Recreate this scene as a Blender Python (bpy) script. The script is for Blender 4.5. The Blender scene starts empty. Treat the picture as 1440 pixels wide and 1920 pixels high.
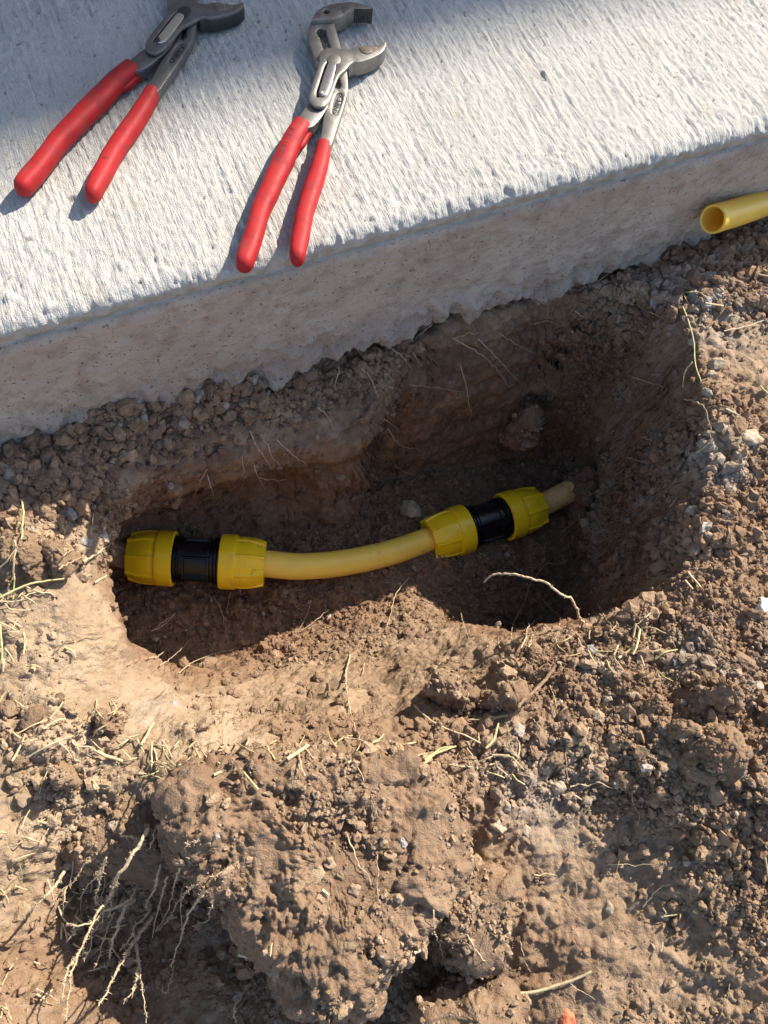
import bpy, bmesh, math, random
import numpy as np
from mathutils import Vector, Matrix

random.seed(7)
rng = np.random.default_rng(7)
scene = bpy.context.scene
COL = scene.collection

# ---------------------------------------------------------------- camera
F = 1443.0                                   # focal length in photo pixels (1440 x 1920)
CAM = np.array([-0.12574443, -0.30751129, 0.50691742])
W = np.array([[0.9167295763904852, -0.32723434111749927, 0.2291823940976213],
              [-0.3870326756246463, -0.8696781660156795, 0.3063749264454116],
              [0.09905852699161542, -0.36956403173063285, -0.9239100793265821]])
cam = bpy.data.cameras.new("camera")
cam_o = bpy.data.objects.new("camera", cam)
COL.objects.link(cam_o)
cam.sensor_fit = 'VERTICAL'
cam.sensor_height = 24.0
cam.sensor_width = 18.0
cam.lens = 24.0 * F / 1920.0
cam.clip_start = 0.01
cam.clip_end = 200.0
M = Matrix.Identity(4)
for i in range(3):
    M[i][0] = W[i, 0]; M[i][1] = -W[i, 1]; M[i][2] = -W[i, 2]; M[i][3] = CAM[i]
cam_o.matrix_world = M
scene.camera = cam_o

# ---------------------------------------------------------------- sun, sky, exposure
SUN_EL = math.radians(38.0)
SUN_AZ = np.array([0.927, 0.375])             # towards the sun, seen from above
SUN_AZ /= np.linalg.norm(SUN_AZ)
SUN = np.array([SUN_AZ[0] * math.cos(SUN_EL), SUN_AZ[1] * math.cos(SUN_EL), math.sin(SUN_EL)])
world = bpy.data.worlds.new("World")
scene.world = world
world.use_nodes = True
wn = world.node_tree
bg = wn.nodes["Background"]
sky = wn.nodes.new("ShaderNodeTexSky")
sky.sky_type = 'NISHITA'
sky.sun_disc = False
sky.sun_elevation = SUN_EL
sky.sun_rotation = math.atan2(SUN_AZ[0], SUN_AZ[1])
wn.links.new(sky.outputs[0], bg.inputs[0])
bg.inputs[1].default_value = 0.135
sl = bpy.data.lights.new("sun", 'SUN')
sl.energy = 5.0
sl.angle = math.radians(0.5)
sl.color = (1.0, 0.92, 0.80)
so = bpy.data.objects.new("sun", sl)
COL.objects.link(so)
so.rotation_euler = Vector(SUN).to_track_quat('Z', 'Y').to_euler()
so.location = (2, 2, 3)
vs = scene.view_settings
vs.view_transform = 'Standard'
vs.look = 'None'
vs.gamma = 1.0
vs.use_curve_mapping = False
vs.exposure = 1.0

# ---------------------------------------------------------------- helpers
def ray(px, py):
    return W @ np.array([(px - 720.0) / F, (py - 960.0) / F, 1.0])

def at(px, py, z):
    """world point at height z seen at photo pixel (px, py)"""
    r = ray(px, py)
    return CAM + r * ((z - CAM[2]) / r[2])

def tag(o, label=None, cat=None, group=None, kind=None):
    if label: o['label'] = label
    if cat: o['category'] = cat
    if group: o['group'] = group
    if kind: o['kind'] = kind
    return o

def new_obj(name, mesh, parent=None, mat=None):
    o = bpy.data.objects.new(name, mesh)
    COL.objects.link(o)
    if parent is not None: o.parent = parent
    if mat is not None:
        mesh.materials.clear(); mesh.materials.append(mat)
    return o

def empty(name, loc=(0, 0, 0), rz=0.0):
    o = bpy.data.objects.new(name, None)
    COL.objects.link(o)
    o.empty_display_size = 0.02
    o.location = loc; o.rotation_euler = (0, 0, rz)
    return o

def np_mesh(name, verts, faces, smooth=True):
    """verts (n,3), faces (m,k) with one k"""
    me = bpy.data.meshes.new(name)
    verts = np.ascontiguousarray(verts, dtype=np.float32)
    faces = np.ascontiguousarray(faces, dtype=np.int32)
    k = faces.shape[1]
    me.vertices.add(len(verts)); me.vertices.foreach_set("co", verts.ravel())
    me.loops.add(faces.size); me.loops.foreach_set("vertex_index", faces.ravel())
    me.polygons.add(len(faces))
    me.polygons.foreach_set("loop_start", np.arange(0, faces.size, k, dtype=np.int32))
    me.polygons.foreach_set("loop_total", np.full(len(faces), k, dtype=np.int32))
    me.update(calc_edges=True)
    if smooth: me.polygons.foreach_set("use_smooth", np.ones(len(faces), dtype=bool))
    me.validate()
    return me

def fattr(me, name, vals):
    a = me.attributes.new(name, 'FLOAT', 'POINT')
    a.data.foreach_set("value", np.ascontiguousarray(vals, dtype=np.float32).ravel())

def grid_faces(nr, nc, wrap=False):
    r = np.arange(nr - 1)[:, None]; c = np.arange(nc if wrap else nc - 1)[None, :]
    c2 = (c + 1) % nc
    a = r * nc + c; b = r * nc + c2; d = (r + 1) * nc + c2; e = (r + 1) * nc + c
    return np.stack([a, b, d, e], -1).reshape(-1, 4)

# ---- noise
def _h(ix, iy, iz, s):
    h = (ix.astype(np.uint32) * np.uint32(0x8da6b343)) ^ (iy.astype(np.uint32) * np.uint32(0xd8163841)) ^ (iz.astype(np.uint32) * np.uint32(0xcb1ab31f)) ^ np.uint32((s * 0x9E3779B1) & 0xffffffff)
    h ^= h >> np.uint32(15); h *= np.uint32(0x2c1b3c6d); h ^= h >> np.uint32(12); h *= np.uint32(0x297a2d39); h ^= h >> np.uint32(15)
    return h

def _u(h, k=0):
    return ((h >> np.uint32(k)) & np.uint32(0x3ff)).astype(np.float32) / 1023.0

ROT = np.array([[0.5541, 0.7071, -0.4393], [-0.7424, 0.1837, -0.6443], [-0.3748, 0.6828, 0.6271]], dtype=np.float32)
ROT = np.linalg.qr(ROT.astype(float))[0].astype(np.float32)
def vnoise(p, seed=0):
    """gradient-like noise, about -1..1, p (n,3)"""
    p = np.asarray(p, dtype=np.float32)
    i = np.floor(p); f = p - i; i = i.astype(np.int32)
    u = f * f * f * (f * (f * 6 - 15) + 10)
    out = np.zeros(len(p), dtype=np.float32)
    for dx in (0, 1):
        wx = u[:, 0] if dx else 1 - u[:, 0]
        for dy in (0, 1):
            wy = u[:, 1] if dy else 1 - u[:, 1]
            for dz in (0, 1):
                wz = u[:, 2] if dz else 1 - u[:, 2]
                h = _h(i[:, 0] + dx, i[:, 1] + dy, i[:, 2] + dz, seed)
                g = (_u(h) * 2 - 1) * (f[:, 0] - dx) + (_u(h, 10) * 2 - 1) * (f[:, 1] - dy) + (_u(h, 20) * 2 - 1) * (f[:, 2] - dz)
                out += g * wx * wy * wz
    return out * 1.5

def fbm(p, o=3, seed=0):
    p = np.asarray(p, dtype=np.float32)
    r = np.zeros(len(p), dtype=np.float32); a = 1.0
    for k in range(o):
        r += a * vnoise((p if k == 0 else p @ (ROT if k % 2 else ROT.T)) * (2.03 ** k) + 7.7 * k, seed + k); a *= 0.5
    return r

def domes(p, seed=0, fill=0.75, rmin=0.45, rmax=0.75):
    """rounded crumbs: height 0..1 of the highest dome covering each point (cell size 1)"""
    p = np.asarray(p, dtype=np.float32)
    i = np.floor(p); f = p - i; i = i.astype(np.int32)
    best = np.zeros(len(p), dtype=np.float32)
    for dx in (-1, 0, 1):
        for dy in (-1, 0, 1):
            for dz in (-1, 0, 1):
                h = _h(i[:, 0] + dx, i[:, 1] + dy, i[:, 2] + dz, seed)
                ux, uy, uz = _u(h), _u(h, 8), _u(h, 16)
                r = rmin + (rmax - rmin) * _u(h, 22)
                d2 = (ux + dx - f[:, 0]) ** 2 + (uy + dy - f[:, 1]) ** 2 + (uz + dz - f[:, 2]) ** 2
                v = r * r - d2
                v[_u(h, 4) > fill] = 0
                np.maximum(best, v, out=best)
    return np.sqrt(np.maximum(best, 0)) / rmax

def billow(p, o=4, seed=0, gain=0.52):
    """crumbly relief with sharp creases, about 0..1"""
    p = np.asarray(p, dtype=np.float32); r = np.zeros(len(p), dtype=np.float32); a = 1.0; t = 0.0
    for k in range(o):
        p = p @ ROT
        r += a * np.minimum(np.abs(vnoise(p * (2.1 ** k) + 5.3 * k, seed + k) + 0.12 * vnoise(p * (3.4 ** k), seed + 50 + k)) * 2.4, 1.0); t += a; a *= gain
    return r / t

def facets(p, seed=0, tilt=0.55, step=0.35):
    """broken planar faces: each cell a tilted plane of its own (cell size 1), about -1..1"""
    p = np.asarray(p, dtype=np.float32); i = np.floor(p); f = p - i; i = i.astype(np.int32)
    best = np.full(len(p), 9.0, dtype=np.float32); val = np.zeros(len(p), dtype=np.float32)
    for dx in (-1, 0, 1):
        for dy in (-1, 0, 1):
            for dz in (-1, 0, 1):
                h = _h(i[:, 0] + dx, i[:, 1] + dy, i[:, 2] + dz, seed)
                ex, ey, ez = f[:, 0] - dx - _u(h), f[:, 1] - dy - _u(h, 8), f[:, 2] - dz - _u(h, 16)
                d = ex * ex + ey * ey + ez * ez
                k = d < best
                h2 = _h(i[:, 0] + dx, i[:, 1] + dy, i[:, 2] + dz, seed + 77)
                v = 2 * tilt * ((_u(h2) - .5) * ex + (_u(h2, 8) - .5) * ey + (_u(h2, 16) - .5) * ez) + step * (2 * _u(h2, 22) - 1)
                val = np.where(k, v, val); best = np.where(k, d, best)
    return val

def sstep(a, b, x):
    t = np.clip((x - a) / (b - a), 0, 1)
    return t * t * (3 - 2 * t)

# ---------------------------------------------------------------- node materials
def nmat(name):
    m = bpy.data.materials.new(name); m.use_nodes = True
    nt = m.node_tree
    return m, nt, nt.nodes["Principled BSDF"]

def N(nt, typ, **kw):
    n = nt.nodes.new(typ)
    for k, v in kw.items():
        if k.startswith('i_'):
            key = k[2:]
            key = int(key) if key.isdigit() else key.replace('_', ' ')
            n.inputs[key].default_value = v
        else: setattr(n, k, v)
    return n

def mixc(nt, fac, a, b, mode='MIX'):
    n = nt.nodes.new("ShaderNodeMix"); n.data_type = 'RGBA'; n.blend_type = mode
    for s, v in ((n.inputs[0], fac), (n.inputs[6], a), (n.inputs[7], b)):
        if hasattr(v, 'is_output'): nt.links.new(v, s)
        elif isinstance(v, (int, float)): s.default_value = v
        else: s.default_value = (*v, 1.0)
    return n.outputs[2]

def ramp(nt, src, a, b, va=0.0, vb=1.0):
    n = nt.nodes.new("ShaderNodeMapRange"); n.clamp = True
    nt.links.new(src, n.inputs[0])
    n.inputs[1].default_value = a; n.inputs[2].default_value = b
    n.inputs[3].default_value = va; n.inputs[4].default_value = vb
    return n.outputs[0]

def noise(nt, vec, scale, detail=3.0, rough=0.55):
    n = N(nt, "ShaderNodeTexNoise", i_Scale=scale, i_Detail=detail, i_Roughness=rough)
    if vec is not None: nt.links.new(vec, n.inputs["Vector"])
    return n.outputs[0]

def math2(nt, op, a, b):
    n = nt.nodes.new("ShaderNodeMath"); n.operation = op
    for s, v in zip(n.inputs, (a, b)):
        if hasattr(v, 'is_output'): nt.links.new(v, s)
        else: s.default_value = v
    return n.outputs[0]

def bump(nt, height, strength, dist, normal=None):
    n = N(nt, "ShaderNodeBump", i_Strength=strength, i_Distance=dist)
    nt.links.new(height, n.inputs["Height"])
    if normal is not None: nt.links.new(normal, n.inputs["Normal"])
    return n.outputs[0]

def soil_material(name, dry=(0.34, 0.250, 0.164), dark=(0.255, 0.178, 0.110), moist_col=(0.165, 0.100, 0.060), grey=(0.34, 0.275, 0.205), attrs=True, use_obj=False, tint=None, instancer=False):
    m, nt, b = nmat(name)
    if use_obj:
        vec = N(nt, "ShaderNodeTexCoord").outputs["Object"]
    else:
        vec = N(nt, "ShaderNodeNewGeometry").outputs["Position"]
    n1 = noise(nt, vec, 22.0, 4.0); n2 = noise(nt, vec, 160.0, 3.0); n3 = noise(nt, vec, 900.0, 2.0, 0.7)
    c = mixc(nt, ramp(nt, n1, 0.36, 0.64), dark, dry)
    c = mixc(nt, ramp(nt, n2, 0.40, 0.72, 0.0, 0.55), c, grey)
    c = mixc(nt, ramp(nt, n3, 0.3, 0.7, 0.0, 0.7), c, mixc(nt, 1.0, c, (1.35, 1.3, 1.25), 'MULTIPLY'))
    if attrs:
        at_ = N(nt, "ShaderNodeAttribute", attribute_name="moist")
        if instancer: at_.attribute_type = 'INSTANCER'
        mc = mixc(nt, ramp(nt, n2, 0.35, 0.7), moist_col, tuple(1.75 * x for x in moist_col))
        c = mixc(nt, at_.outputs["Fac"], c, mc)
        gr = N(nt, "ShaderNodeAttribute", attribute_name="grey")
        if instancer: gr.attribute_type = 'INSTANCER'
        c = mixc(nt, gr.outputs["Fac"], c, mixc(nt, ramp(nt, n2, 0.3, 0.7), (0.30, 0.25, 0.20), (0.44, 0.38, 0.31)))
        sm = N(nt, "ShaderNodeAttribute", attribute_name="tint")
        if instancer: sm.attribute_type = 'INSTANCER'
        lum = ramp(nt, sm.outputs["Fac"], -1.0, 1.0, 0.72, 1.28)
        cv = nt.nodes.new("ShaderNodeCombineColor")
        for k in range(3): nt.links.new(lum, cv.inputs[k])
        c = mixc(nt, 1.0, c, cv.outputs[0], 'MULTIPLY')
    if tint: c = mixc(nt, 1.0, c, tint, 'MULTIPLY')
    nt.links.new(c, b.inputs["Base Color"])
    b.inputs["Roughness"].default_value = 0.95
    b.inputs["Specular IOR Level"].default_value = 0.15
    h = math2(nt, 'ADD', math2(nt, 'MULTIPLY', noise(nt, vec, 420.0, 3.0, 0.6), 1.0), math2(nt, 'MULTIPLY', noise(nt, vec, 1500.0, 2.0, 0.6), 0.5))
    nt.links.new(bump(nt, h, 1.0, 0.0016), b.inputs["Normal"])
    return m

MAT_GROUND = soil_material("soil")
MAT_CRUMB = soil_material("soil crumbs", attrs=True, instancer=True, use_obj=False)
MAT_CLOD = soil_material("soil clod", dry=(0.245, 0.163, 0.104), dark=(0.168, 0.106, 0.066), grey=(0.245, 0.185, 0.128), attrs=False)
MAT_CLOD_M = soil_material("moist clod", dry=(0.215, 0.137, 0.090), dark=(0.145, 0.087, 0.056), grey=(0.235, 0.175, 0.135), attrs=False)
MAT_CLOD_G = soil_material("mortar lump", dry=(0.36, 0.34, 0.31), dark=(0.25, 0.23, 0.21), grey=(0.40, 0.38, 0.35), attrs=False)

def plain_mat(name, col, rough=0.5, metal=0.0, spec=0.5, var=0.15, vscale=300.0, bmp=0.0, bscale=900.0, dirt=None, dirt_amt=0.0, dscale=90.0, obj=True, sss=0.0):
    m, nt, b = nmat(name)
    vec = N(nt, "ShaderNodeTexCoord").outputs["Object"] if obj else N(nt, "ShaderNodeNewGeometry").outputs["Position"]
    n1 = noise(nt, vec, vscale, 3.0)
    c = mixc(nt, ramp(nt, n1, 0.3, 0.7), tuple(x * (1 - var) for x in col), tuple(min(1, x * (1 + var)) for x in col))
    r_out = None
    if dirt is not None:
        dn = ramp(nt, noise(nt, vec, dscale, 5.0, 0.65), 0.62 - 0.3 * dirt_amt, 0.80 - 0.25 * dirt_amt, 0.0, 0.9)
        c = mixc(nt, dn, c, dirt)
        r_out = math2(nt, 'ADD', math2(nt, 'MULTIPLY', dn, 0.4), rough)
    nt.links.new(c, b.inputs["Base Color"])
    b.inputs["Roughness"].default_value = rough
    if r_out is not None: nt.links.new(r_out, b.inputs["Roughness"])
    b.inputs["Metallic"].default_value = metal
    b.inputs["Specular IOR Level"].default_value = spec
    if sss:
        b.inputs["Subsurface Weight"].default_value = sss
        b.inputs["Subsurface Radius"].default_value = (0.004, 0.002, 0.0008)
        b.inputs["Subsurface Scale"].default_value = 1.0
    if bmp: nt.links.new(bump(nt, noise(nt, vec, bscale, 3.0), 1.0, bmp), b.inputs["Normal"])
    return m

MAT_ROOT = plain_mat("root", (0.50, 0.38, 0.24), 0.85, var=0.35, vscale=500, bmp=0.0006, obj=False)
MAT_ROOT_D = plain_mat("dark root", (0.24, 0.15, 0.09), 0.9, var=0.35, vscale=500, bmp=0.0006, obj=False)
MAT_STRAW = plain_mat("straw", (0.52, 0.40, 0.22), 0.6, var=0.25, vscale=200, bmp=0.0003, obj=False)
MAT_STRAW_P = plain_mat("pale straw", (0.52, 0.42, 0.25), 0.6, var=0.2, vscale=200, bmp=0.0003, obj=False)
MAT_STRAW_G = plain_mat("greenish straw", (0.50, 0.44, 0.20), 0.6, var=0.2, vscale=200, bmp=0.0003, obj=False)

# ---------------------------------------------------------------- terrain base shape
RIM = [(186, 938, -.015), (300, 905, -.045), (420, 882, -.055), (520, 868, -.06), (620, 850, -.05), (700, 790, -.03), (760, 660, -.022),
       (830, 618, -.018), (940, 585, -.018), (1050, 552, -.018), (1170, 540, -.010), (1260, 570, .003), (1300, 660, .01), (1300, 780, .012), (1318, 900, .012), (1322, 1000, .012),
       (1262, 1112, 0), (1160, 1152, -.005), (1060, 1195, -.012), (965, 1225, -.03), (900, 1330, -.008), (800, 1392, 0), (600, 1400, .0),
       (420, 1392, 0), (340, 1345, -.02), (282, 1285, -.05), (234, 1165, -.045), (192, 1060, -.03), (182, 1000, -.02)]
FLOOR = [(222, 985, -.2), (330, 935, -.205), (480, 912, -.212), (640, 915, -.222), (800, 885, -.235), (950, 850, -.25), (1035, 842, -.255), (1086, 888, -.255),
         (1092, 1000, -.255), (1072, 1110, -.25), (1010, 1185, -.24), (940, 1190, -.225), (850, 1140, -.205), (750, 1125, -.2), (600, 1165, -.2), (450, 1215, -.2),
         (350, 1252, -.195), (288, 1262, -.19), (250, 1165, -.195), (236, 1070, -.2)]
GROUND = [(0, 1000, .004), (90, 1060, .006), (0, 1250, .008), (0, 1500, .012), (120, 1420, .008), (180, 1160, -.006), (200, 1300, -.012), (80, 1250, .004),
          (0, 870, .004), (110, 900, .0), (100, 850, .006), (250, 800, .004), (400, 740, 0.0), (520, 700, -.014), (640, 660, -.020), (420, 820, -.03), (300, 850, -.022), (560, 790, -.032),
          (1440, 500, .01), (1420, 600, .006), (1360, 720, .012), (1400, 860, .012), (1400, 1020, .01), (1330, 1150, .012), (1420, 1180, .022),
          (1200, 1230, .006), (1300, 1330, .026), (1420, 1320, .032), (1120, 1330, .01), (1250, 1450, .026), (1420, 1450, .036), (1000, 1320, .0), (1040, 1460, .006),
          (1150, 1580, -.006), (1320, 1600, .012), (1430, 1640, .016), (1130, 1760, -.014), (1250, 1800, -.014), (1390, 1800, -.003), (1200, 1910, -.016), (1430, 1915, -.006),
          (960, 1560, .0), (980, 1860, -.03), (780, 1890, -.06), (600, 1900, -.05), (440, 1890, -.05), (300, 1760, -.050), (170, 1600, -.034), (170, 1780, -.042), (40, 1720, -.006), (80, 1900, .0), (30, 1600, .008),
          (300, 1430, .006), (500, 1460, .008), (700, 1460, .008)]
wp = lambda L: np.array([at(*p) for p in L])
RIMW, FLOORW = wp(RIM), wp(FLOOR)
ctrl = np.vstack([wp(GROUND), RIMW,
                  np.array([[x, y, z] for x, y, z in ((-.5, .1, 0), (-.2, .1, 0), (.1, .1, 0), (.35, .1, 0), (.6, .1, .01), (-.55, -.2, .01), (-.55, -.5, 0), (-.3, -.7, 0),
                             (0, -.72, -.01), (.3, -.7, 0), (.6, -.6, .01), (.65, -.2, .015), (-.7, .3, 0), (.8, .3, 0), (-.8, -.8, 0), (.8, -.85, 0), (-.1, .0, -.004), (.05, .0, -.018), (.2, .0, -.018))])])
# thin-plate spline with a little smoothing
def tps_fit(P, lam=2e-4):
    n = len(P); d = np.linalg.norm(P[:, None, :2] - P[None, :, :2], axis=-1)
    K = np.where(d > 0, d * d * np.log(d + 1e-12), 0) + lam * np.eye(n)
    A = np.zeros((n + 3, n + 3)); A[:n, :n] = K; A[:n, n] = 1; A[:n, n + 1:] = P[:, :2]; A[n, :n] = 1; A[n + 1:, :n] = P[:, :2].T
    return P[:, :2].copy(), np.linalg.solve(A, np.concatenate([P[:, 2], np.zeros(3)]))
def tps_eval(fit, x, y):
    P, w = fit; sh = x.shape; x = x.ravel(); y = y.ravel()
    out = w[-3] + w[-2] * x + w[-1] * y
    for k in range(len(P)):
        d2 = (x - P[k, 0]) ** 2 + (y - P[k, 1]) ** 2
        out += w[k] * 0.5 * d2 * np.log(d2 + 1e-12)
    return out.reshape(sh)
FIT_G = tps_fit(ctrl); FIT_F = tps_fit(FLOORW, 1e-3)

def poly_dist(P, x, y):
    """signed distance to polygon (negative inside)"""
    sh = x.shape; x = x.ravel(); y = y.ravel()
    best = np.full(len(x), 1e9); ins = np.zeros(len(x), bool)
    n = len(P)
    for k in range(n):
        ax, ay = P[k, :2]; bx, by = P[(k + 1) % n, :2]
        ex, ey = bx - ax, by - ay
        t = np.clip(((x - ax) * ex + (y - ay) * ey) / (ex * ex + ey * ey), 0, 1)
        best = np.minimum(best, (x - ax - t * ex) ** 2 + (y - ay - t * ey) ** 2)
        c = ((ay > y) != (by > y)) & (x < (bx - ax) * (y - ay) / (by - ay + 1e-15) + ax)
        ins ^= c
    d = np.sqrt(best)
    return np.where(ins, -d, d).reshape(sh)

X0, X1, Y0, Y1 = -0.46, 0.56, -0.66, 0.05
GX = np.linspace(X0, X1, 511); GY = np.linspace(Y0, Y1, 356)
gx, gy = np.meshgrid(GX, GY)
pw = np.stack([gx.ravel(), gy.ravel(), np.zeros(gx.size)], -1)
jx = gx + 0.007 * fbm(pw * 14, 2, 11).reshape(gx.shape); jy = gy + 0.006 * fbm(pw * 14, 2, 15).reshape(gx.shape)
dR = poly_dist(RIMW, jx, jy); dF = poly_dist(FLOORW, jx, jy)
zg = np.clip(tps_eval(FIT_G, gx, gy), -0.10, 0.07); zf = tps_eval(FIT_F, gx, gy)
tt = np.maximum(dF, 0) / (np.maximum(dF, 0) + np.maximum(-dR, 0) + 1e-6)
tt = np.where(dR > 0, 1.0, tt)
tt = np.clip(tt, 0, 1)
near = sstep(-0.13, -0.2, gy)                                   # the near side is a slope, the far side a cut wall
prof = (1 - near) * tt ** 0.9 + near * (0.55 * tt + 0.45 * sstep(0, 1, tt))
HB = np.clip(zf, -0.265, -0.15) * (1 - prof) + zg * prof
# light blur to take the creases off
def blur(a, n=1):
    for _ in range(n):
        a = np.pad(a, 1, mode='edge')
        a = (a[1:-1, 1:-1] * 4 + a[:-2, 1:-1] * 2 + a[2:, 1:-1] * 2 + a[1:-1, :-2] * 2 + a[1:-1, 2:] * 2 + a[:-2, :-2] + a[2:, 2:] + a[:-2, 2:] + a[2:, :-2]) / 16
    return a
HB = blur(HB, 4)

def bil(A, x, y):
    u = np.clip((x - X0) / (X1 - X0) * (A.shape[1] - 1), 0, A.shape[1] - 1.001); v = np.clip((y - Y0) / (Y1 - Y0) * (A.shape[0] - 1), 0, A.shape[0] - 1.001)
    i = u.astype(int); j = v.astype(int); fu = u - i; fv = v - j
    return A[j, i] * (1 - fu) * (1 - fv) + A[j, i + 1] * fu * (1 - fv) + A[j + 1, i] * (1 - fu) * fv + A[j + 1, i + 1] * fu * fv

def hit(px, py, lift=0.0):
    """point where the photo ray meets the base terrain"""
    r = ray(px, py); t = np.linspace(0.3, 1.5, 2400)
    P = CAM[None] + t[:, None] * r[None]
    h = bil(HB, P[:, 0], P[:, 1])
    k = np.argmax(P[:, 2] < h)
    p = P[k].copy(); p[2] = h[k] + lift
    return p

# relaxed grid: more vertices where the ground is steep
def relax(rx, ry, n):
    for it in range(n):
        P = np.stack([rx, ry, bil(HB, rx, ry)], -1)
        dh = np.sqrt(((P[:, 1:] - P[:, :-1]) ** 2).sum(-1)); dv = np.sqrt(((P[1:] - P[:-1]) ** 2).sum(-1))
        dh0 = np.sqrt(((P[:, 1:, :2] - P[:, :-1, :2]) ** 2).sum(-1)); dv0 = np.sqrt(((P[1:, :, :2] - P[:-1, :, :2]) ** 2).sum(-1))
        wh = np.minimum(dh / np.maximum(dh0, 1e-5), 5) ** 0.85; wv = np.minimum(dv / np.maximum(dv0, 1e-5), 5) ** 0.85
        l, r_, d, u = wh[1:-1, :-1], wh[1:-1, 1:], wv[:-1, 1:-1], wv[1:, 1:-1]
        s = l + r_ + d + u
        nx = (rx[1:-1, :-2] * l + rx[1:-1, 2:] * r_ + rx[:-2, 1:-1] * d + rx[2:, 1:-1] * u) / s
        ny = (ry[1:-1, :-2] * l + ry[1:-1, 2:] * r_ + ry[:-2, 1:-1] * d + ry[2:, 1:-1] * u) / s
        rx[1:-1, 1:-1] += 0.9 * (nx - rx[1:-1, 1:-1]); ry[1:-1, 1:-1] += 0.9 * (ny - ry[1:-1, 1:-1])
    return rx, ry
def resample(a, nu, nv):
    u = np.linspace(0, a.shape[1] - 1.00001, nu); v = np.linspace(0, a.shape[0] - 1.00001, nv)
    i = u.astype(int); fu = u - i; a = a[:, i] * (1 - fu) + a[:, i + 1] * fu
    j = v.astype(int); fv = (v - j)[:, None]
    return a[j] * (1 - fv) + a[j + 1] * fv
rx, ry = np.meshgrid(np.linspace(X0, X1, 58), np.linspace(Y0, Y1, 51))
rx, ry = relax(rx, ry, 500)
rx, ry = relax(resample(rx, 115, 101), resample(ry, 115, 101), 300)
cu, cv = 200, 176
rx, ry = relax(resample(rx, cu, cv), resample(ry, cu, cv), 160)
NU, NV = 900, 980
def upsample(a):
    u = np.linspace(0, cu - 1.001, NU); v = np.linspace(0, cv - 1.001, NV)
    i = u.astype(int); fu = u - i; a = a[:, i] * (1 - fu) + a[:, i + 1] * fu
    j = v.astype(int); fv = (v - j)[:, None]
    return a[j] * (1 - fv) + a[j + 1] * fv
tx, ty = upsample(rx), upsample(ry)
tz = bil(HB, tx, ty)

def gnormal(x, y, z):
    P = np.stack([x, y, z], -1)
    du = np.gradient(P, axis=1); dv = np.gradient(P, axis=0)
    n = np.cross(du, dv); n /= np.linalg.norm(n, axis=-1, keepdims=True) + 1e-12
    return n

# region masks painted where the place differs
def mask(pts, rad):
    m = np.zeros(tx.shape)
    for q in pts:
        p = hit(q[0], q[1]); R = q[2] if len(q) > 2 else rad
        d2 = (tx - p[0]) ** 2 + (ty - p[1]) ** 2
        m = np.maximum(m, np.exp(-d2 / (R * R)))
    return m
nrm = gnormal(tx, ty, tz)
p3 = np.stack([tx, ty, tz], -1).reshape(-1, 3).astype(np.float32)
hole = sstep(0.004, -0.03, bil(np.minimum(dR, 0.2), tx, ty))
steep = sstep(0.75, 0.45, nrm[..., 2])
smooth = mask([(130, 1130, .035), (190, 1200, .04), (240, 1290, .035), (150, 1060, .03), (270, 1340, .03), (1130, 1700, .035), (1180, 1780, .035), (1080, 1640, .025), (1230, 1840, .03), (1120, 1860, .03),
               (740, 1230, .03), (820, 1210, .025), (1400, 620, .03), (1420, 680, .03), (980, 1300, .02), (900, 1240, .02), (1040, 1570, .02), (720, 1330, .02)], .03)
lipm = mask([(260, 890, .02), (340, 878, .022), (420, 866, .024), (520, 852, .024), (600, 835, .022)], .02)
rwall = mask([(1240, 800, .03), (1250, 900, .03), (1250, 980, .03), (1200, 1060, .03), (1220, 720, .03)], .03) * hole
smooth = np.maximum(smooth, np.maximum(np.maximum(0.85 * steep * hole, 0.9 * rwall), 0.9 * lipm))
loose = mask([(60, 880, .05), (150, 850, .05), (260, 820, .045), (380, 780, .04), (480, 740, .035), (1180, 540, .04), (1260, 520, .04), (1340, 480, .05), (1430, 430, .04), (1420, 520, .04), (560, 700, .03), (690, 650, .03),
              (1350, 1000, .03), (1340, 800, .03)], .04)
lowf = fbm(p3 * 26, 3, 1); midf = fbm(p3 * 75, 3, 5)
loose *= 1 - 0.8 * lipm
d1 = domes(p3 / 0.017 + 0.15 * np.stack([midf, lowf, midf], -1), 21, 0.55)
d2 = domes(p3 / 0.0075, 22, 0.7)
d3 = domes(p3 / 0.0038, 23, 0.8)
sm = smooth.ravel(); lo = loose.ravel(); ho = hole.ravel(); st = steep.ravel()
patch = sstep(-0.15, 0.45, fbm(p3 * 11 + 3.3, 2, 31))
crumbly = mask([(1020, 1280, .03), (1120, 1240, .035), (1230, 1210, .035), (1340, 1190, .04), (1420, 1260, .04), (1120, 1340, .035), (1240, 1330, .035), (1340, 1380, .04), (1060, 1420, .035), (1180, 1430, .035), (1300, 1470, .035), (1420, 1500, .035), (1400, 900, .03), (1350, 980, .03), (960, 1440, .025), (1350, 1600, .03), (1420, 1700, .03), (560, 1330, .03), (460, 1310, .03), (660, 1350, .02)], .03).ravel()
patch = np.maximum(patch, 0.95 * crumbly * (1 - ho))
ruf = (1 - 0.9 * sm) * (0.30 + 0.70 * patch)
ruf = np.maximum(ruf, lo)
disp = 0.0055 * lowf + 0.0030 * midf * (1 - 0.5 * sm)
bil_ = billow(p3 * 85, 4, 35)
disp += ruf * (0.0026 * d1 * (1 - 0.6 * st) + 0.0014 * d2 * (0.3 + lo) + 0.0006 * d3 + 0.0055 * (bil_ - 0.4)) + (1 - ruf) * 0.0022 * (bil_ - 0.4) - 0.006 * sstep(0.40, 0.62, vnoise(p3 * 42 + 9, 37)) * ruf * (1 - st)
disp += ruf * (1 - 0.65 * st) * (0.0055 * facets((p3 + 0.003 * midf[:, None]) / 0.024, 225) + 0.0026 * facets((p3 + 0.002 * midf[:, None]) / 0.010, 226))
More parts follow.
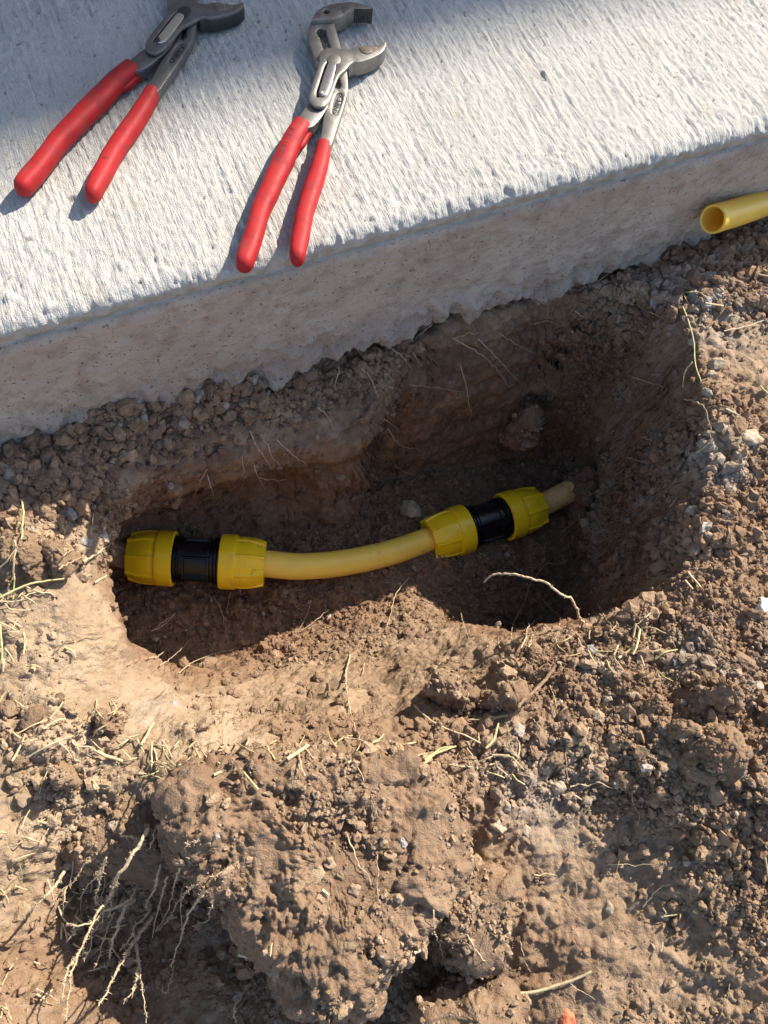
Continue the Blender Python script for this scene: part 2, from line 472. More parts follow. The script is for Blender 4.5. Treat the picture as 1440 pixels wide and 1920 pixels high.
disp += 0.0012 * fbm(p3 * 260, 2, 41) * (1 - 0.4 * sm)
# cut-spade ledges on the far wall
far_wall = st * sstep(-0.11, -0.05, ty.ravel())
disp += far_wall * 0.006 * vnoise(p3 * np.array([14, 14, 60]), 51)
disp *= sstep(0.12, 0.04, ty.ravel() - 0.0)
_e = at(1092, 910, -0.226); _g = np.exp(-((p3 - _e[None]) ** 2).sum(1) / 0.026 ** 2)     # the digger cleared the soil round the old pipe
disp = disp * (1 - _g) - 0.016 * _g
P = p3 + nrm.reshape(-1, 3) * disp[:, None]
# undercut below the lip on the left part of the far wall
zrel = p3[:, 2]
uc = sstep(-0.07, -0.11, zrel) * sstep(-0.21, -0.16, zrel) * sstep(0.10, 0.0, P[:, 0]) * sstep(-0.21, -0.17, P[:, 0]) * sstep(-0.09, -0.055, P[:, 1])
P[:, 1] += 0.035 * uc
uc2 = sstep(-0.06, -0.12, zrel) * sstep(-0.148, -0.176, P[:, 0]) * sstep(-0.15, -0.115, P[:, 1]) * sstep(0.02, -0.02, P[:, 1]) * (P[:, 0] > -0.27)
P[:, 0] -= 0.05 * uc2
TX, TY, TZ = (P[:, k].reshape(tx.shape) for k in range(3))
TN = gnormal(TX, TY, TZ)

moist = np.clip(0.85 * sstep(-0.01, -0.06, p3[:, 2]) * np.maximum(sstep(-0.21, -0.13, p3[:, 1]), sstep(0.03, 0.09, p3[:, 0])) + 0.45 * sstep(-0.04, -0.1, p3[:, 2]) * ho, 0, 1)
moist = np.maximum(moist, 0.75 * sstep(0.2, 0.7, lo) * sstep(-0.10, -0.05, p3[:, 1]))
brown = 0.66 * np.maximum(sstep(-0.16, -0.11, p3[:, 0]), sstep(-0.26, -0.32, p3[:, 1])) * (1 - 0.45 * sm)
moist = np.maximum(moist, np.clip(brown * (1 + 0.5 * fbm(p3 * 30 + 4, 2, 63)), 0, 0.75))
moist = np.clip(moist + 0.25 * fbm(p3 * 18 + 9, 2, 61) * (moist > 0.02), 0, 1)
greyc = np.clip(sstep(0.15, 0.6, fbm(p3 * 13 + 5, 3, 71)) * 0.6 * (p3[:, 0] > 0.12) + 0.5 * mask([(1350, 620, .03), (1340, 560, .02), (1130, 1250, .012), (1010, 1480, .03), (950, 1450, .02), (1350, 860, .02), (280, 1330, .012), (1300, 1230, .015)], .02).ravel(), 0, 0.8)
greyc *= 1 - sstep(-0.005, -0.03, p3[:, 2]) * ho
# one sheet out to the horizon
def pad_sheet(a, mode):
    ex = 0.02 * (1.62 ** np.arange(1, 15) - 1) / 0.62
    if mode == 'x':
        l = a[:, :1] - ex[::-1][None]; r = a[:, -1:] + ex[None]
        a = np.concatenate([l, a, r], 1); return np.concatenate([np.repeat(a[:1], 14, 0), a, np.repeat(a[-1:], 14, 0)], 0)
    if mode == 'y':
        a = np.concatenate([a[:1] - ex[::-1][:, None], a, a[-1:] + ex[:, None]], 0)
        return np.concatenate([np.repeat(a[:, :1], 14, 1), a, np.repeat(a[:, -1:], 14, 1)], 1)
    return np.pad(a, 14, mode='edge')
zpad = pad_sheet(TZ, 'z')
nr, nc = zpad.shape
fade = np.ones_like(zpad)
ii = np.arange(nr)[:, None]; jj = np.arange(nc)[None]
away = np.maximum(np.maximum(14 - ii, ii - (nr - 15)), np.maximum(14 - jj, jj - (nc - 15))).clip(0, 14)
zpad = zpad * (1 - sstep(0, 6, away)) - 0.03 * sstep(0, 4, np.maximum(ii - (nr - 15), 0) + 0 * jj)
xyz = np.stack([pad_sheet(TX, 'x'), pad_sheet(TY, 'y'), zpad], -1).reshape(-1, 3)
me = np_mesh("ground", xyz, grid_faces(nr, nc))
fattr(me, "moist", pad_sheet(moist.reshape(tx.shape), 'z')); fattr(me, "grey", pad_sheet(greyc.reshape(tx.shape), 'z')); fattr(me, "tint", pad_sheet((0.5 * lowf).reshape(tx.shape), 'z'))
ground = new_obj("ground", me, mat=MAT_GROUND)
tag(ground, "bare brown soil with a dug hole along the edge of the concrete slab", "ground", kind='structure')

# ---------------------------------------------------------------- concrete slab
SLAB_H = 0.12
def build_slab():
    xs = np.concatenate([np.linspace(-6, -0.52, 12)[:-1], np.linspace(-0.52, 0.62, 840), np.linspace(0.62, 6, 12)[1:]])
    R = 0.0085
    top = np.concatenate([np.linspace(1.15, 0.36, 10)[:-1], np.linspace(0.36, R, 270)])
    prof = [(y, SLAB_H) for y in top]
    for a in np.linspace(0, math.pi / 2, 16)[1:]:
        prof.append((R - R * math.sin(a), SLAB_H - R + R * math.cos(a)))
    for z in np.linspace(SLAB_H - R - 0.0008, 0.0, 105): prof.append((0.0 - 0.003 * sstep(SLAB_H - R - .002, SLAB_H - R - .010, z), z))
    for z in np.linspace(0.0, -0.03, 22)[1:]: prof.append((-0.003 + 0.0 * z, z))
    prof = np.array(prof)
    prof = np.vstack([[1.15, -0.03], prof, [0.05, -0.035]])
    s = np.concatenate([[0], np.cumsum(np.linalg.norm(np.diff(prof, axis=0), axis=1))])
    d = np.gradient(prof, axis=0); d /= np.linalg.norm(d, axis=1, keepdims=True) + 1e-9
    ny, nz = d[:, 1] * 1.0, -d[:, 0]           # outward normal (to +z on top, to -y on the face)
    # on top d=(-1,0): normal (0,1)
    nY = ny; nZ = nz
    nrw, ncl = len(prof), len(xs)
    Xg = np.repeat(xs[None], nrw, 0); Yg = np.repeat(prof[:, :1], ncl, 1); Zg = np.repeat(prof[:, 1:], ncl, 1)
    p = np.stack([Xg, Yg, Zg], -1).reshape(-1, 3).astype(np.float32)
    istop = (Zg > SLAB_H - 0.0095).ravel(); zz = Zg.ravel(); yy = Yg.ravel(); xx = Xg.ravel()
    # distance below the top along the rounded edge
    sed = np.where(yy < R, (R - yy) + (SLAB_H - zz), 0.0)
    warp = 0.10 * fbm(p * np.array([18, 18, 18]), 2, 81)
    streak = vnoise(np.stack([(xx + 0.02 * warp) * 640, yy * 26, zz * 26], -1), 83) * 0.9 + vnoise(np.stack([(xx + 0.02 * warp) * 330, yy * 10, zz * 10], -1), 84) * 0.6
    grain = fbm(p * 330, 2, 85)
    tk = 0.00110 * streak * (0.6 + 0.6 * sstep(-0.4, 0.5, vnoise(p * np.array([40, 9, 9]), 82))) + 0.00055 * grain + 0.0008 * vnoise(np.stack([xx * 700, yy * 190, zz * 190], -1), 89) + 0.0002 * fbm(p * 110, 2, 86)
    dm = domes(p / 0.0052, 87, 0.30, 0.25, 0.5); tk += 0.0006 * dm * (0.4 + 0.6 * sstep(-0.2, 0.5, fbm(p * 20, 2, 99)))
    pits = np.maximum(domes(p / 0.0046, 88, 0.34, 0.09, 0.22), 0.9 * domes(p / 0.016, 98, 0.16, 0.06, 0.15)); tk -= 0.0016 * pits
    # crust with an irregular fringe over the arris
    fr = 0.0128 + 0.0034 * fbm(np.stack([xx * 38, 0 * xx, 0 * xx], -1), 4, 91) + 0.0022 * fbm(p * np.array([150, 60, 60]), 3, 92)
    crust = sstep(0.0012, -0.0006, sed - fr) * (sed < 0.04) * (zz > 0.08)
    edge_lump = sstep(0.0, 0.010, sed + 0.02 * (yy < 0.03)) * crust
    lump = domes(p / 0.011, 93, 0.5, 0.25, 0.5)
    dsp = crust * (0.0016 + tk + 0.0009 * edge_lump * fbm(p * 150, 2, 94) + 0.0018 * lump * edge_lump * sstep(-.1, .4, vnoise(p * 40, 95)))
    # second smoother tongue of slurry
    fr2 = fr + 0.0045 + 0.004 * vnoise(np.stack([xx * 85, 0 * xx + 3, 0 * xx], -1), 96)
    dsp += sstep(0.001, -0.001, sed - fr2) * (zz > 0.08) * 0.0008
    # groove under the arris
    gz = SLAB_H - R - 0.004
    dsp -= 0.0022 * np.exp(-((zz - gz) / 0.0013) ** 2) * (0.5 + 0.5 * sstep(-0.4, 0.5, vnoise(np.stack([xx * 30, 0 * xx, 0 * xx], -1), 97)))
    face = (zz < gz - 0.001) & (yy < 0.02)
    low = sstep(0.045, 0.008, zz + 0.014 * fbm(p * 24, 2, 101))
    fd = 0.0011 * fbm(p * 38, 3, 102) + 0.0005 * fbm(p * np.array([120, 120, 260]), 3, 103)
    fd += low * (0.0062 * fbm(p * 45, 4, 104) + 0.0045 * domes(p / 0.018, 105, 0.5) + 0.005 * billow(p * 70, 3, 108) - 0.003)
    fd += 0.0008 * billow(p * 160, 3, 109)
    fd -= 0.0018 * domes(p / 0.008, 106, 0.16, 0.1, 0.22)
    fd -= 0.006 * sstep(0.45, 0.75, vnoise(p * np.array([16, 16, 34]) + 4, 107)) * low
    dsp = np.where(face, fd, dsp)
    fd += low * 0.004 * domes(p / 0.030, 114, 0.5)
    dsp = np.where(face, fd, dsp)
    # jagged bottom edge
    jag = -0.008 + 0.026 * np.abs(fbm(np.stack([xx * 8, 0 * xx + 1, 0 * xx], -1), 2, 111)) + 0.010 * fbm(p * np.array([45, 45, 45]), 3, 113) + 0.002 * vnoise(np.stack([xx * 90, 0 * xx, 0 * xx], -1), 112)
    bot = np.where(zz < jag - 0.006, 1.0, 0.0) * (yy < 0.02)
    yo = p[:, 1] + np.repeat(nY[:, None], ncl, 1).ravel() * 0
    nYg = np.repeat(nY[:, None], ncl, 1).ravel(); nZg = np.repeat(nZ[:, None], ncl, 1).ravel()
    inside = np.abs(xx) < 3
    dsp = dsp * inside
    q = p.copy()
    q[:, 1] += np.where(istop & (yy > R), 0, nYg * dsp)
    q[:, 2] += np.where(istop & (yy > R), dsp, nZg * dsp)
    q[:, 1] += bot * 0.03                        # the underside turns back under the slab
    q[:, 2] = np.where((yy < 0.02) & (bot > 0), np.maximum(q[:, 2], jag - 0.008), q[:, 2])
    me = np_mesh("pavement", q, grid_faces(nrw, ncl)[:, ::-1])
    wet = sstep(-0.001, 0.003, sed - fr) * (zz > gz - 0.001) * (yy < 0.02)
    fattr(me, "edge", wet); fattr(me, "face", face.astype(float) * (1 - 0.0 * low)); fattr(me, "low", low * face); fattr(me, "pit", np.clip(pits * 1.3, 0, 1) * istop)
    return me, q.reshape(nrw, ncl, 3)
slab_me, slab_q = build_slab()
def slab_material():
    m, nt, b = nmat("concrete")
    vec = N(nt, "ShaderNodeNewGeometry").outputs["Position"]
    n1 = noise(nt, vec, 12.0, 4.0); n2 = noise(nt, vec, 90.0, 4.0); n3 = noise(nt, vec, 700.0, 2.0)
    topc = mixc(nt, ramp(nt, n1, 0.35, 0.65), (0.44, 0.425, 0.39), (0.505, 0.485, 0.44))
    topc = mixc(nt, ramp(nt, n2, 0.5, 0.75, 0, 0.5), topc, (0.38, 0.36, 0.32))
    topc = mixc(nt, ramp(nt, n3, 0.35, 0.7, 0, 0.35), topc, (0.34, 0.33, 0.32))
    topc = mixc(nt, ramp(nt, noise(nt, vec, 26.0, 5.0, 0.7), 0.56, 0.74, 0, 0.55), topc, (0.40, 0.35, 0.28))
    mp2 = N(nt, "ShaderNodeMapping"); mp2.inputs["Scale"].default_value = (1.0, 0.16, 0.4); nt.links.new(vec, mp2.inputs["Vector"])
    topc = mixc(nt, ramp(nt, noise(nt, mp2.outputs[0], 620.0, 3.0, 0.65), 0.56, 0.72, 0, 0.6), topc, (0.27, 0.26, 0.245))  # dark flecks: dirt in the pits, with their small shadows painted in
    topc = mixc(nt, ramp(nt, noise(nt, vec, 480.0, 2.0, 0.6), 0.66, 0.74, 0, 0.75), topc, (0.15, 0.14, 0.13))
    pit = N(nt, "ShaderNodeAttribute", attribute_name="pit").outputs["Fac"]
    topc = mixc(nt, ramp(nt, pit, 0.05, 0.6, 0, 0.8), topc, (0.17, 0.16, 0.145))
    facec = mixc(nt, ramp(nt, n1, 0.38, 0.64), (0.40, 0.318, 0.265), (0.475, 0.39, 0.325))  # dusty brown, with warm bounce from the ground put into the colour
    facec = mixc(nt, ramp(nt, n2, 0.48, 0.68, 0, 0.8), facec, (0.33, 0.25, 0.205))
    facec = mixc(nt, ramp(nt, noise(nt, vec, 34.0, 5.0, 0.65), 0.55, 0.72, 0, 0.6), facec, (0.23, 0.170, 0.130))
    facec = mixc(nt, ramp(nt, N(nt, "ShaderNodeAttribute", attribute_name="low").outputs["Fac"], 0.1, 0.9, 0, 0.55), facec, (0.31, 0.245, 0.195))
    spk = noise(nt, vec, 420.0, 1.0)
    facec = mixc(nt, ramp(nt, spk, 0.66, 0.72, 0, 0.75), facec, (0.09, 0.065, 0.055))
    edgec = mixc(nt, ramp(nt, n2, 0.45, 0.6), (0.36, 0.315, 0.255), (0.46, 0.43, 0.40))
    c = mixc(nt, N(nt, "ShaderNodeAttribute", attribute_name="edge").outputs["Fac"], topc, edgec)
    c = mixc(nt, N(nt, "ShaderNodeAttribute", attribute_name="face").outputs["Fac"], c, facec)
    nt.links.new(c, b.inputs["Base Color"]); b.inputs["Roughness"].default_value = 0.9; b.inputs["Specular IOR Level"].default_value = 0.2
    mp = N(nt, "ShaderNodeMapping"); mp.inputs["Scale"].default_value = (1.0, 0.10, 0.35); nt.links.new(vec, mp.inputs["Vector"])
    st_ = noise(nt, mp.outputs[0], 900.0, 3.0, 0.6)
    h = math2(nt, 'ADD', math2(nt, 'MULTIPLY', noise(nt, vec, 1100.0, 3.0, 0.6), 0.6), st_)
    nt.links.new(bump(nt, h, 1.0, 0.0014), b.inputs["Normal"])
    return m
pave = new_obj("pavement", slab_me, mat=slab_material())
tag(pave, "pale broom finished concrete slab with a rough dusty brown cut face", "concrete slab", kind='structure')

# ---------------------------------------------------------------- the house whose eave shades the far corner of the slab
def box(bm, x0, x1, y0, y1, z0, z1):
    r = bmesh.ops.create_cube(bm, size=1.0)
    for v in r['verts']:
        v.co = Vector(((x0 if v.co.x < 0 else x1), (y0 if v.co.y < 0 else y1), (z0 if v.co.z < 0 else z1)))
def bm_obj(name, bm, parent=None, mat=None, smooth=None):
    me = bpy.data.meshes.new(name); bmesh.ops.recalc_face_normals(bm, faces=bm.faces); bm.to_mesh(me); bm.free()
    if smooth is not None:
        me.polygons.foreach_set("use_smooth", np.ones(len(me.polygons), dtype=bool)); me.set_sharp_from_angle(angle=math.radians(smooth))
    return new_obj(name, me, parent, mat)
sa, sb = at(0, 185, SLAB_H), at(760, 0, SLAB_H)                      # line where the eave's shadow falls
DIST = 8.0
ea = sa + SUN * DIST
eave_z = ea[2]; eave_y = ea[1]
house = empty("house", (2.0, eave_y + 0.6, 0)); house.rotation_euler = (0, 0, math.atan2(sb[1] - sa[1], sb[0] - sa[0]))
bm = bmesh.new(); box(bm, -4.5, 7, 0, 4, -0.05, eave_z - 0.1); bm_obj("wall", bm, house, plain_mat("render", (0.42, 0.36, 0.30), 0.9, bmp=0.002, bscale=60))
bm = bmesh.new(); box(bm, -5, 7.5, 0, 5, 0, 0.14); 
ro = bm_obj("roof", bm, house, plain_mat("roof", (0.20, 0.11, 0.08), 0.85))
# put the roof's front edge on the shadow line
e_mid = (sa + sb) / 2 + SUN * DIST
loc = Matrix.Rotation(-house.rotation_euler.z, 4, 'Z') @ (Vector(e_mid) - Vector(house.location))
ro.location = (0, loc.y, loc.z)
tag(house, "rendered house wall with a tiled roof whose eave shades the slab", "house")

# ---------------------------------------------------------------- mesh builders for the made things
def chaikin(pts, n=2):
    pts = np.asarray(pts, float)
    for _ in range(n):
        a = pts; b = np.roll(pts, -1, 0)
        pts = np.stack([a * 0.78 + b * 0.22, a * 0.22 + b * 0.78], 1).reshape(-1, 2)
    return pts

def offset_poly(P, d):
    """move a closed counter-clockwise outline inwards by d"""
    a = np.roll(P, 1, 0); b = np.roll(P, -1, 0)
    t = b - a; t /= np.linalg.norm(t, axis=1, keepdims=True) + 1e-12
    return P + d * np.stack([-t[:, 1], t[:, 0]], -1)

def area(P):
    return 0.5 * np.sum(P[:, 0] * np.roll(P[:, 1], -1) - np.roll(P[:, 0], -1) * P[:, 1])

def plate(bm, outline, z0, z1, bev=0.0006, holes=()):
    """flat bar with rounded upper and lower edges and through holes"""
    loops_t, loops_b = [], []
    for k, L in enumerate([outline] + list(holes)):
        L = np.asarray(L, float)
        if (area(L) < 0) == (k == 0): L = L[::-1]      # outline ccw, holes cw
        rings = []
        for off, z in ((bev, z0), (0, z0 + bev), (0, z1 - bev), (bev * 0.3, z1 - bev * 0.3), (bev, z1)):
            Q = offset_poly(L, off)
            rings.append([bm.verts.new((q[0], q[1], z)) for q in Q])
        n = len(L)
        for r0, r1 in zip(rings[:-1], rings[1:]):
            for i in range(n):
                bm.faces.new((r0[i], r0[(i + 1) % n], r1[(i + 1) % n], r1[i]))
        loops_b.append(rings[0]); loops_t.append(rings[-1])
    bm.edges.index_update()
    for loops in (loops_t, loops_b):
        es = []
        for r in loops:
            for i in range(len(r)):
                e = bm.edges.get((r[i], r[(i + 1) % len(r)]))
                es.append(e)
        bmesh.ops.triangle_fill(bm, use_beauty=True, edges=es)

def frames(path):
    path = np.asarray(path, float); n = len(path)
    t = np.gradient(path, axis=0); t /= np.linalg.norm(t, axis=1, keepdims=True) + 1e-12
    u = np.zeros_like(t); ref = np.array([0, 0, 1.0])
    if abs(t[0] @ ref) > 0.95: ref = np.array([0, 1.0, 0])
    v = np.cross(ref, t[0]); u0 = v / np.linalg.norm(v)
    for i in range(n):
        u0 = u0 - (u0 @ t[i]) * t[i]; u0 /= np.linalg.norm(u0); u[i] = u0
    return t, u, np.cross(t, u)

def catmull(P, n):
    P = np.asarray(P, float); s = np.concatenate([[0], np.cumsum(np.linalg.norm(np.diff(P[:, :3], axis=0), axis=1))])
    q = np.linspace(0, s[-1], n); out = np.zeros((n, P.shape[1]))
    m = np.gradient(P, axis=0) / np.maximum(np.gradient(s)[:, None], 1e-9)
    k = np.clip(np.searchsorted(s, q, side='right') - 1, 0, len(P) - 2)
    h = (s[k + 1] - s[k])[:, None]; t = ((q - s[k])[:, None]) / np.maximum(h, 1e-9)
    out = (2 * t ** 3 - 3 * t ** 2 + 1) * P[k] + (t ** 3 - 2 * t ** 2 + t) * h * m[k] + (-2 * t ** 3 + 3 * t ** 2) * P[k + 1] + (t ** 3 - t ** 2) * h * m[k + 1]
    return out

def tube_arrays(path, radii, sides=6, cap=True):
    path = np.asarray(path, float); n = len(path); radii = np.broadcast_to(radii, (n,))
    t, u, v = frames(path)
    a = np.linspace(0, 2 * math.pi, sides, endpoint=False)
    V = path[:, None] + radii[:, None, None] * (np.cos(a)[None, :, None] * u[:, None] + np.sin(a)[None, :, None] * v[:, None])
    V = V.reshape(-1, 3); Fc = grid_faces(n, sides, wrap=True)
    return V, Fc

def surf(name, rings, parent, mat, cap0=False, cap1=False, smooth=40):
    """lofted surface from rings (n,m,3); optional closed ends"""
    rings = np.asarray(rings); n, m = rings.shape[:2]
    bm = bmesh.new()
    vs_ = [[bm.verts.new(p) for p in r] for r in rings]
    for i in range(n - 1):
        for j in range(m):
            bm.faces.new((vs_[i][j], vs_[i][(j + 1) % m], vs_[i + 1][(j + 1) % m], vs_[i + 1][j]))
    if cap0: bm.faces.new(vs_[0][::-1])
    if cap1: bm.faces.new(vs_[-1])
    return bm_obj(name, bm, parent, mat, smooth)

# ---------------------------------------------------------------- gas pipe repair in the hole
MAT_YPIPE = plain_mat("yellow pipe", (0.96, 0.65, 0.10), 0.40, spec=0.4, var=0.05, vscale=40, dirt=(0.42, 0.27, 0.12), dirt_amt=0.04, dscale=60)
MAT_YPIPE2 = plain_mat("fresh yellow pipe", (0.92, 0.66, 0.12), 0.30, spec=0.5, var=0.05, vscale=40, bmp=0.0001, bscale=400)
nt_ = MAT_YPIPE2.node_tree; pb = nt_.nodes["Principled BSDF"]; tr = nt_.nodes.new("ShaderNodeBsdfTranslucent"); tr.inputs[0].default_value = (1.0, 0.74, 0.14, 1)
mx = nt_.nodes.new("ShaderNodeMixShader"); mx.inputs[0].default_value = 0.36
nt_.links.new(pb.outputs[0], mx.inputs[1]); nt_.links.new(tr.outputs[0], mx.inputs[2]); nt_.links.new(mx.outputs[0], nt_.nodes["Material Output"].inputs[0])
MAT_NUT = plain_mat("yellow nut", (1.0, 0.645, 0.014), 0.28, spec=0.45, var=0.05, vscale=60, dirt=(0.30, 0.18, 0.06), dirt_amt=0.10, dscale=75)
MAT_BLACK = plain_mat("black coupling", (0.006, 0.006, 0.007), 0.32, spec=0.5, var=0.3, vscale=120, dirt=(0.05, 0.032, 0.022), dirt_amt=0.18, dscale=150)
MAT_OLDPIPE = plain_mat("old stained pipe", (0.86, 0.54, 0.20), 0.6, var=0.15, vscale=50, dirt=(0.20, 0.11, 0.06), dirt_amt=0.2, dscale=70, bmp=0.0004, bscale=300)
MAT_MUDPIPE = plain_mat("muddy pipe", (0.46, 0.34, 0.23), 0.8, var=0.3, vscale=80, dirt=(0.18, 0.115, 0.075), dirt_amt=0.4, dscale=90, bmp=0.0008, bscale=300)
PR = 0.0124
zl, zr = -0.176, -0.222
A0 = at(206, 1033, zl + .000); A1 = at(243, 1043, zl); A2 = at(497, 1057, zl - .002)
B0 = at(803, 1012, zr + .012); B1 = at(1010, 950, zr); B2 = at(1085, 912, zr - .004); B3 = at(1150, 885, zr - .008)
pipe = empty("gas_pipe", tuple(((A2 + B0) / 2)))
tag(pipe, "yellow gas pipe joined by two compression couplings at the bottom of the hole", "pipe")
PO = np.array(pipe.location)
dA = (A2 - A1) / np.linalg.norm(A2 - A1); dB = (B1 - B0) / np.linalg.norm(B1 - B0)
mid = [A2 - dA * .03, A2, at(560, 1062, zl - .006), at(640, 1056, -.190), at(730, 1037, -.200), B0, B0 + dB * .03]
path = catmull(np.array(mid), 60)
a = np.linspace(0, 2 * math.pi, 40, endpoint=False)
def pipe_rings(path, r):
    t, u, v = frames(path); n = len(path); r = np.broadcast_to(r, (n,))
    return path[:, None] + r[:, None, None] * (np.cos(a)[None, :, None] * u[:, None] + np.sin(a)[None, :, None] * v[:, None])
o = surf("pipe_section", pipe_rings(path - PO, PR), pipe, MAT_YPIPE, True, True)
o['label'] = "clean bent yellow pipe section between the two couplings"
pw_ = catmull(np.array([B1 - dB * .03, B1, B2, B3, B3 + (B3 - B2) * 0.7]), 40)
o = surf("old_pipe", pipe_rings(pw_ - PO, PR * 0.99), pipe, MAT_OLDPIPE, True, True)
o['label'] = "stained orange yellow old pipe going into the right hand soil wall"
pw_ = catmull(np.array([A0 - (A1 - A0) * 1.2, A0, A1, A1 + dA * .03]), 30)
o = surf("old_pipe", pipe_rings(pw_ - PO, PR * 1.02 + 0.0006 * np.sin(np.linspace(0, 9, 30))), pipe, MAT_MUDPIPE, True, True)
o['label'] = "muddy brown old pipe stub coming out of the left hand soil wall"

def radial(bm_name, c, d, prof, rfun, parent, mat, seg=160, closed=False, smooth=35, roll=0.0):
    """body of revolution about c + s*d with r = rfun(s, phi, r0)"""
    d = d / np.linalg.norm(d); ref = np.array([0, 0, 1.0]); u = np.cross(ref, d); u /= np.linalg.norm(u); v = np.cross(d, u)
    ph = np.linspace(0, 2 * math.pi, seg, endpoint=False)
    R_ = []
    for s, r0 in prof:
        rr = rfun(s, ph + roll, r0)
        ds = 0.0
        R_.append(c + d * s + rr[:, None] * (np.cos(ph)[:, None] * u + np.sin(ph)[:, None] * v))
    R_ = np.array(R_)
    return surf(bm_name, R_, parent, mat, False, False, smooth)

def coupling(c0, c1, roll):
    """c0, c1: the outer ends of the two nuts"""
    L = np.linalg.norm(c1 - c0); d = (c1 - c0) / L; c = (c0 + c1) / 2
    root = None
    half = L / 2
    nutL = half * 0.665                                   # nut length; black body shows between the nuts
    gap = half - nutL
    # body
    def rb(s, ph, r0):
        r = np.full_like(ph, r0)
        q = s / gap
        k = 6; w = (ph % (2 * math.pi / k)) / (2 * math.pi / k)
        if abs(q) < 0.62:                                  # raised window frames round the middle
            border = (abs(q) > 0.46) | (w < 0.09) | (w > 0.91)
            slot = (w < 0.025) | (w > 0.975)
            r = r + np.where(border, 0.0016, 0.0) - np.where(slot, 0.0012, 0)
        return r
    s_ = np.unique(np.concatenate([np.linspace(-1, 1, 81), [-.62, -.619, .62, .619, -.46, -.459, .459, .46]]))
    prof = []
    for q in s_:
        r0 = 0.0192
        if 0.66 < abs(q): r0 = 0.0205 + 0.0012 * (1 if math.sin((abs(q) - 0.66) * 55) > 0 else -1)
        prof.append((q * gap * 1.08, r0))
    body = radial("coupling", c - PO, d, prof, rb, pipe, MAT_BLACK, 180, smooth=30, roll=roll)
    for sgn in (-1, 1):
        dd = d * sgn
        rf = 0.0254
        def rn(s, ph, r0):
            q = (s - gap) / nutL
            k = 8; w = ((ph * k / (2 * math.pi)) % 1.0)
            rib = sstep(0.0, 0.03, w) * sstep(0.17, 0.14, w)
            panel = np.sin(np.clip((w - 0.16) / 0.84, 0, 1) * math.pi)
            r = np.full_like(ph, r0)
            if 0.37 < q <= 1.001 and r0 > 0.016:
                r = r + rib * (0.0011 + 0.0010 * sstep(0.6, 1.0, q)) - 0.0007 * panel * sstep(0.45, 0.9, q) 
            if q < 0.012:
                r = r - 0.0011 * (np.sin(ph * 40) > 0)
            return r
        pf = [(0.05, 0.0210), (-0.0, 0.0225), (0.0, 0.0246), (0.02, rf), (0.34, rf + 0.0001), (0.365, rf - 0.0002), (0.372, rf - 0.0018), (0.40, rf - 0.0020), (0.5, rf - 0.0017), (0.62, rf - 0.0020),
              (0.72, rf - 0.0027), (0.82, rf - 0.0039), (0.90, rf - 0.0050), (0.97, rf - 0.0058), (1.0, rf - 0.0062), (1.0, 0.0165), (0.985, 0.0150), (0.97, 0.0128), (0.90, 0.0126)]
        pr = []
        for i in range(len(pf) - 1):
            n_ = 5
            for j in range(n_): 
                t = j / n_
                pr.append((gap + nutL * (pf[i][0] * (1 - t) + pf[i + 1][0] * t), pf[i][1] * (1 - t) + pf[i + 1][1] * t))
        pr.append((gap + nutL * pf[-1][0], pf[-1][1]))
        nut = radial("nut", c - PO, dd, pr, rn, body, MAT_NUT, 176, smooth=32, roll=roll * 1.7 + sgn * 0.2)
    return body
cA = coupling(A1, A2, 0.35); cA['label'] = "left coupling with a shiny black middle near the muddy stub"
cB = coupling(B0, B1, 0.1); cB['label'] = "right coupling lying on the dark floor near the old orange pipe"

# the offcut on the slab side
c0 = at(1337, 411, 0.056); c1 = at(1388, 396, .045); c2 = at(1440, 378, .035); c3 = at(1540, 342, .020); c4 = at(1700, 275, .014)
off = empty("cut_pipe", tuple(c0)); tag(off, "short open end of a clean yellow pipe lying on rubble against the slab", "pipe")
pth = catmull(np.array([c0, c1, c2, c3, c4]), 50) - c0
RC = 26.5 / F * float((c0 - CAM) @ W[:, 2])
R1 = pipe_rings(pth, RC); R2 = pipe_rings(pth[:44], RC * 0.83)[::-1]
lip = [R1[0] * 0 + pth[0] + (R1[0] - pth[0]) * k - np.array(pth[1] - pth[0]) * e for k, e in ((0.995, 0.06), (0.97, .12), (0.86, .12), (0.83, .06))]
rings = np.concatenate([R2, lip[::-1], R1])
surf("pipe_wall", rings, off, MAT_YPIPE2, True, True, 50)

# ---------------------------------------------------------------- pliers
MAT_STEEL = plain_mat("worn steel", (0.27, 0.255, 0.235), 0.46, metal=0.85, var=0.16, vscale=160, dirt=(0.16, 0.11, 0.075), dirt_amt=0.05, dscale=120, bmp=0.00010, bscale=1800)
MAT_JAW = plain_mat("dull steel", (0.26, 0.24, 0.215), 0.48, metal=0.8, var=0.2, vscale=160, dirt=(0.15, 0.09, 0.055), dirt_amt=0.16, dscale=140, bmp=0.00012, bscale=1500)
MAT_LEVER = plain_mat("bright steel", (0.62, 0.62, 0.62), 0.28, metal=0.95, var=0.1)
MAT_DARK = plain_mat("dark groove", (0.025, 0.023, 0.022), 0.6, metal=0.3)
MAT_RED = plain_mat("red dipped grip", (0.34, 0.016, 0.018), 0.52, spec=0.22, var=0.12, vscale=90, dirt=(0.19, 0.040, 0.036), dirt_amt=0.24, dscale=75, bmp=0.00018, bscale=2200)
MAT_PRINT = plain_mat("dark print", (0.20, 0.022, 0.03), 0.5)

PZ = SLAB_H + 0.0035
def zoomA(L, z):
    return [at(540 + x / 6.0, y / 6.0, PZ + z)[:2] for x, y in L]
def zoomG(L, z):
    return [at(420 + x / 6.0, 200 + y / 6.0, PZ + z) for x, y in L]
PIV = at(540 + 518 / 6.0, 668 / 6.0, PZ + 0.013); PIV[2] = SLAB_H

def loc2(P): return np.asarray(P, float)[:, :2] - PIV[:2]

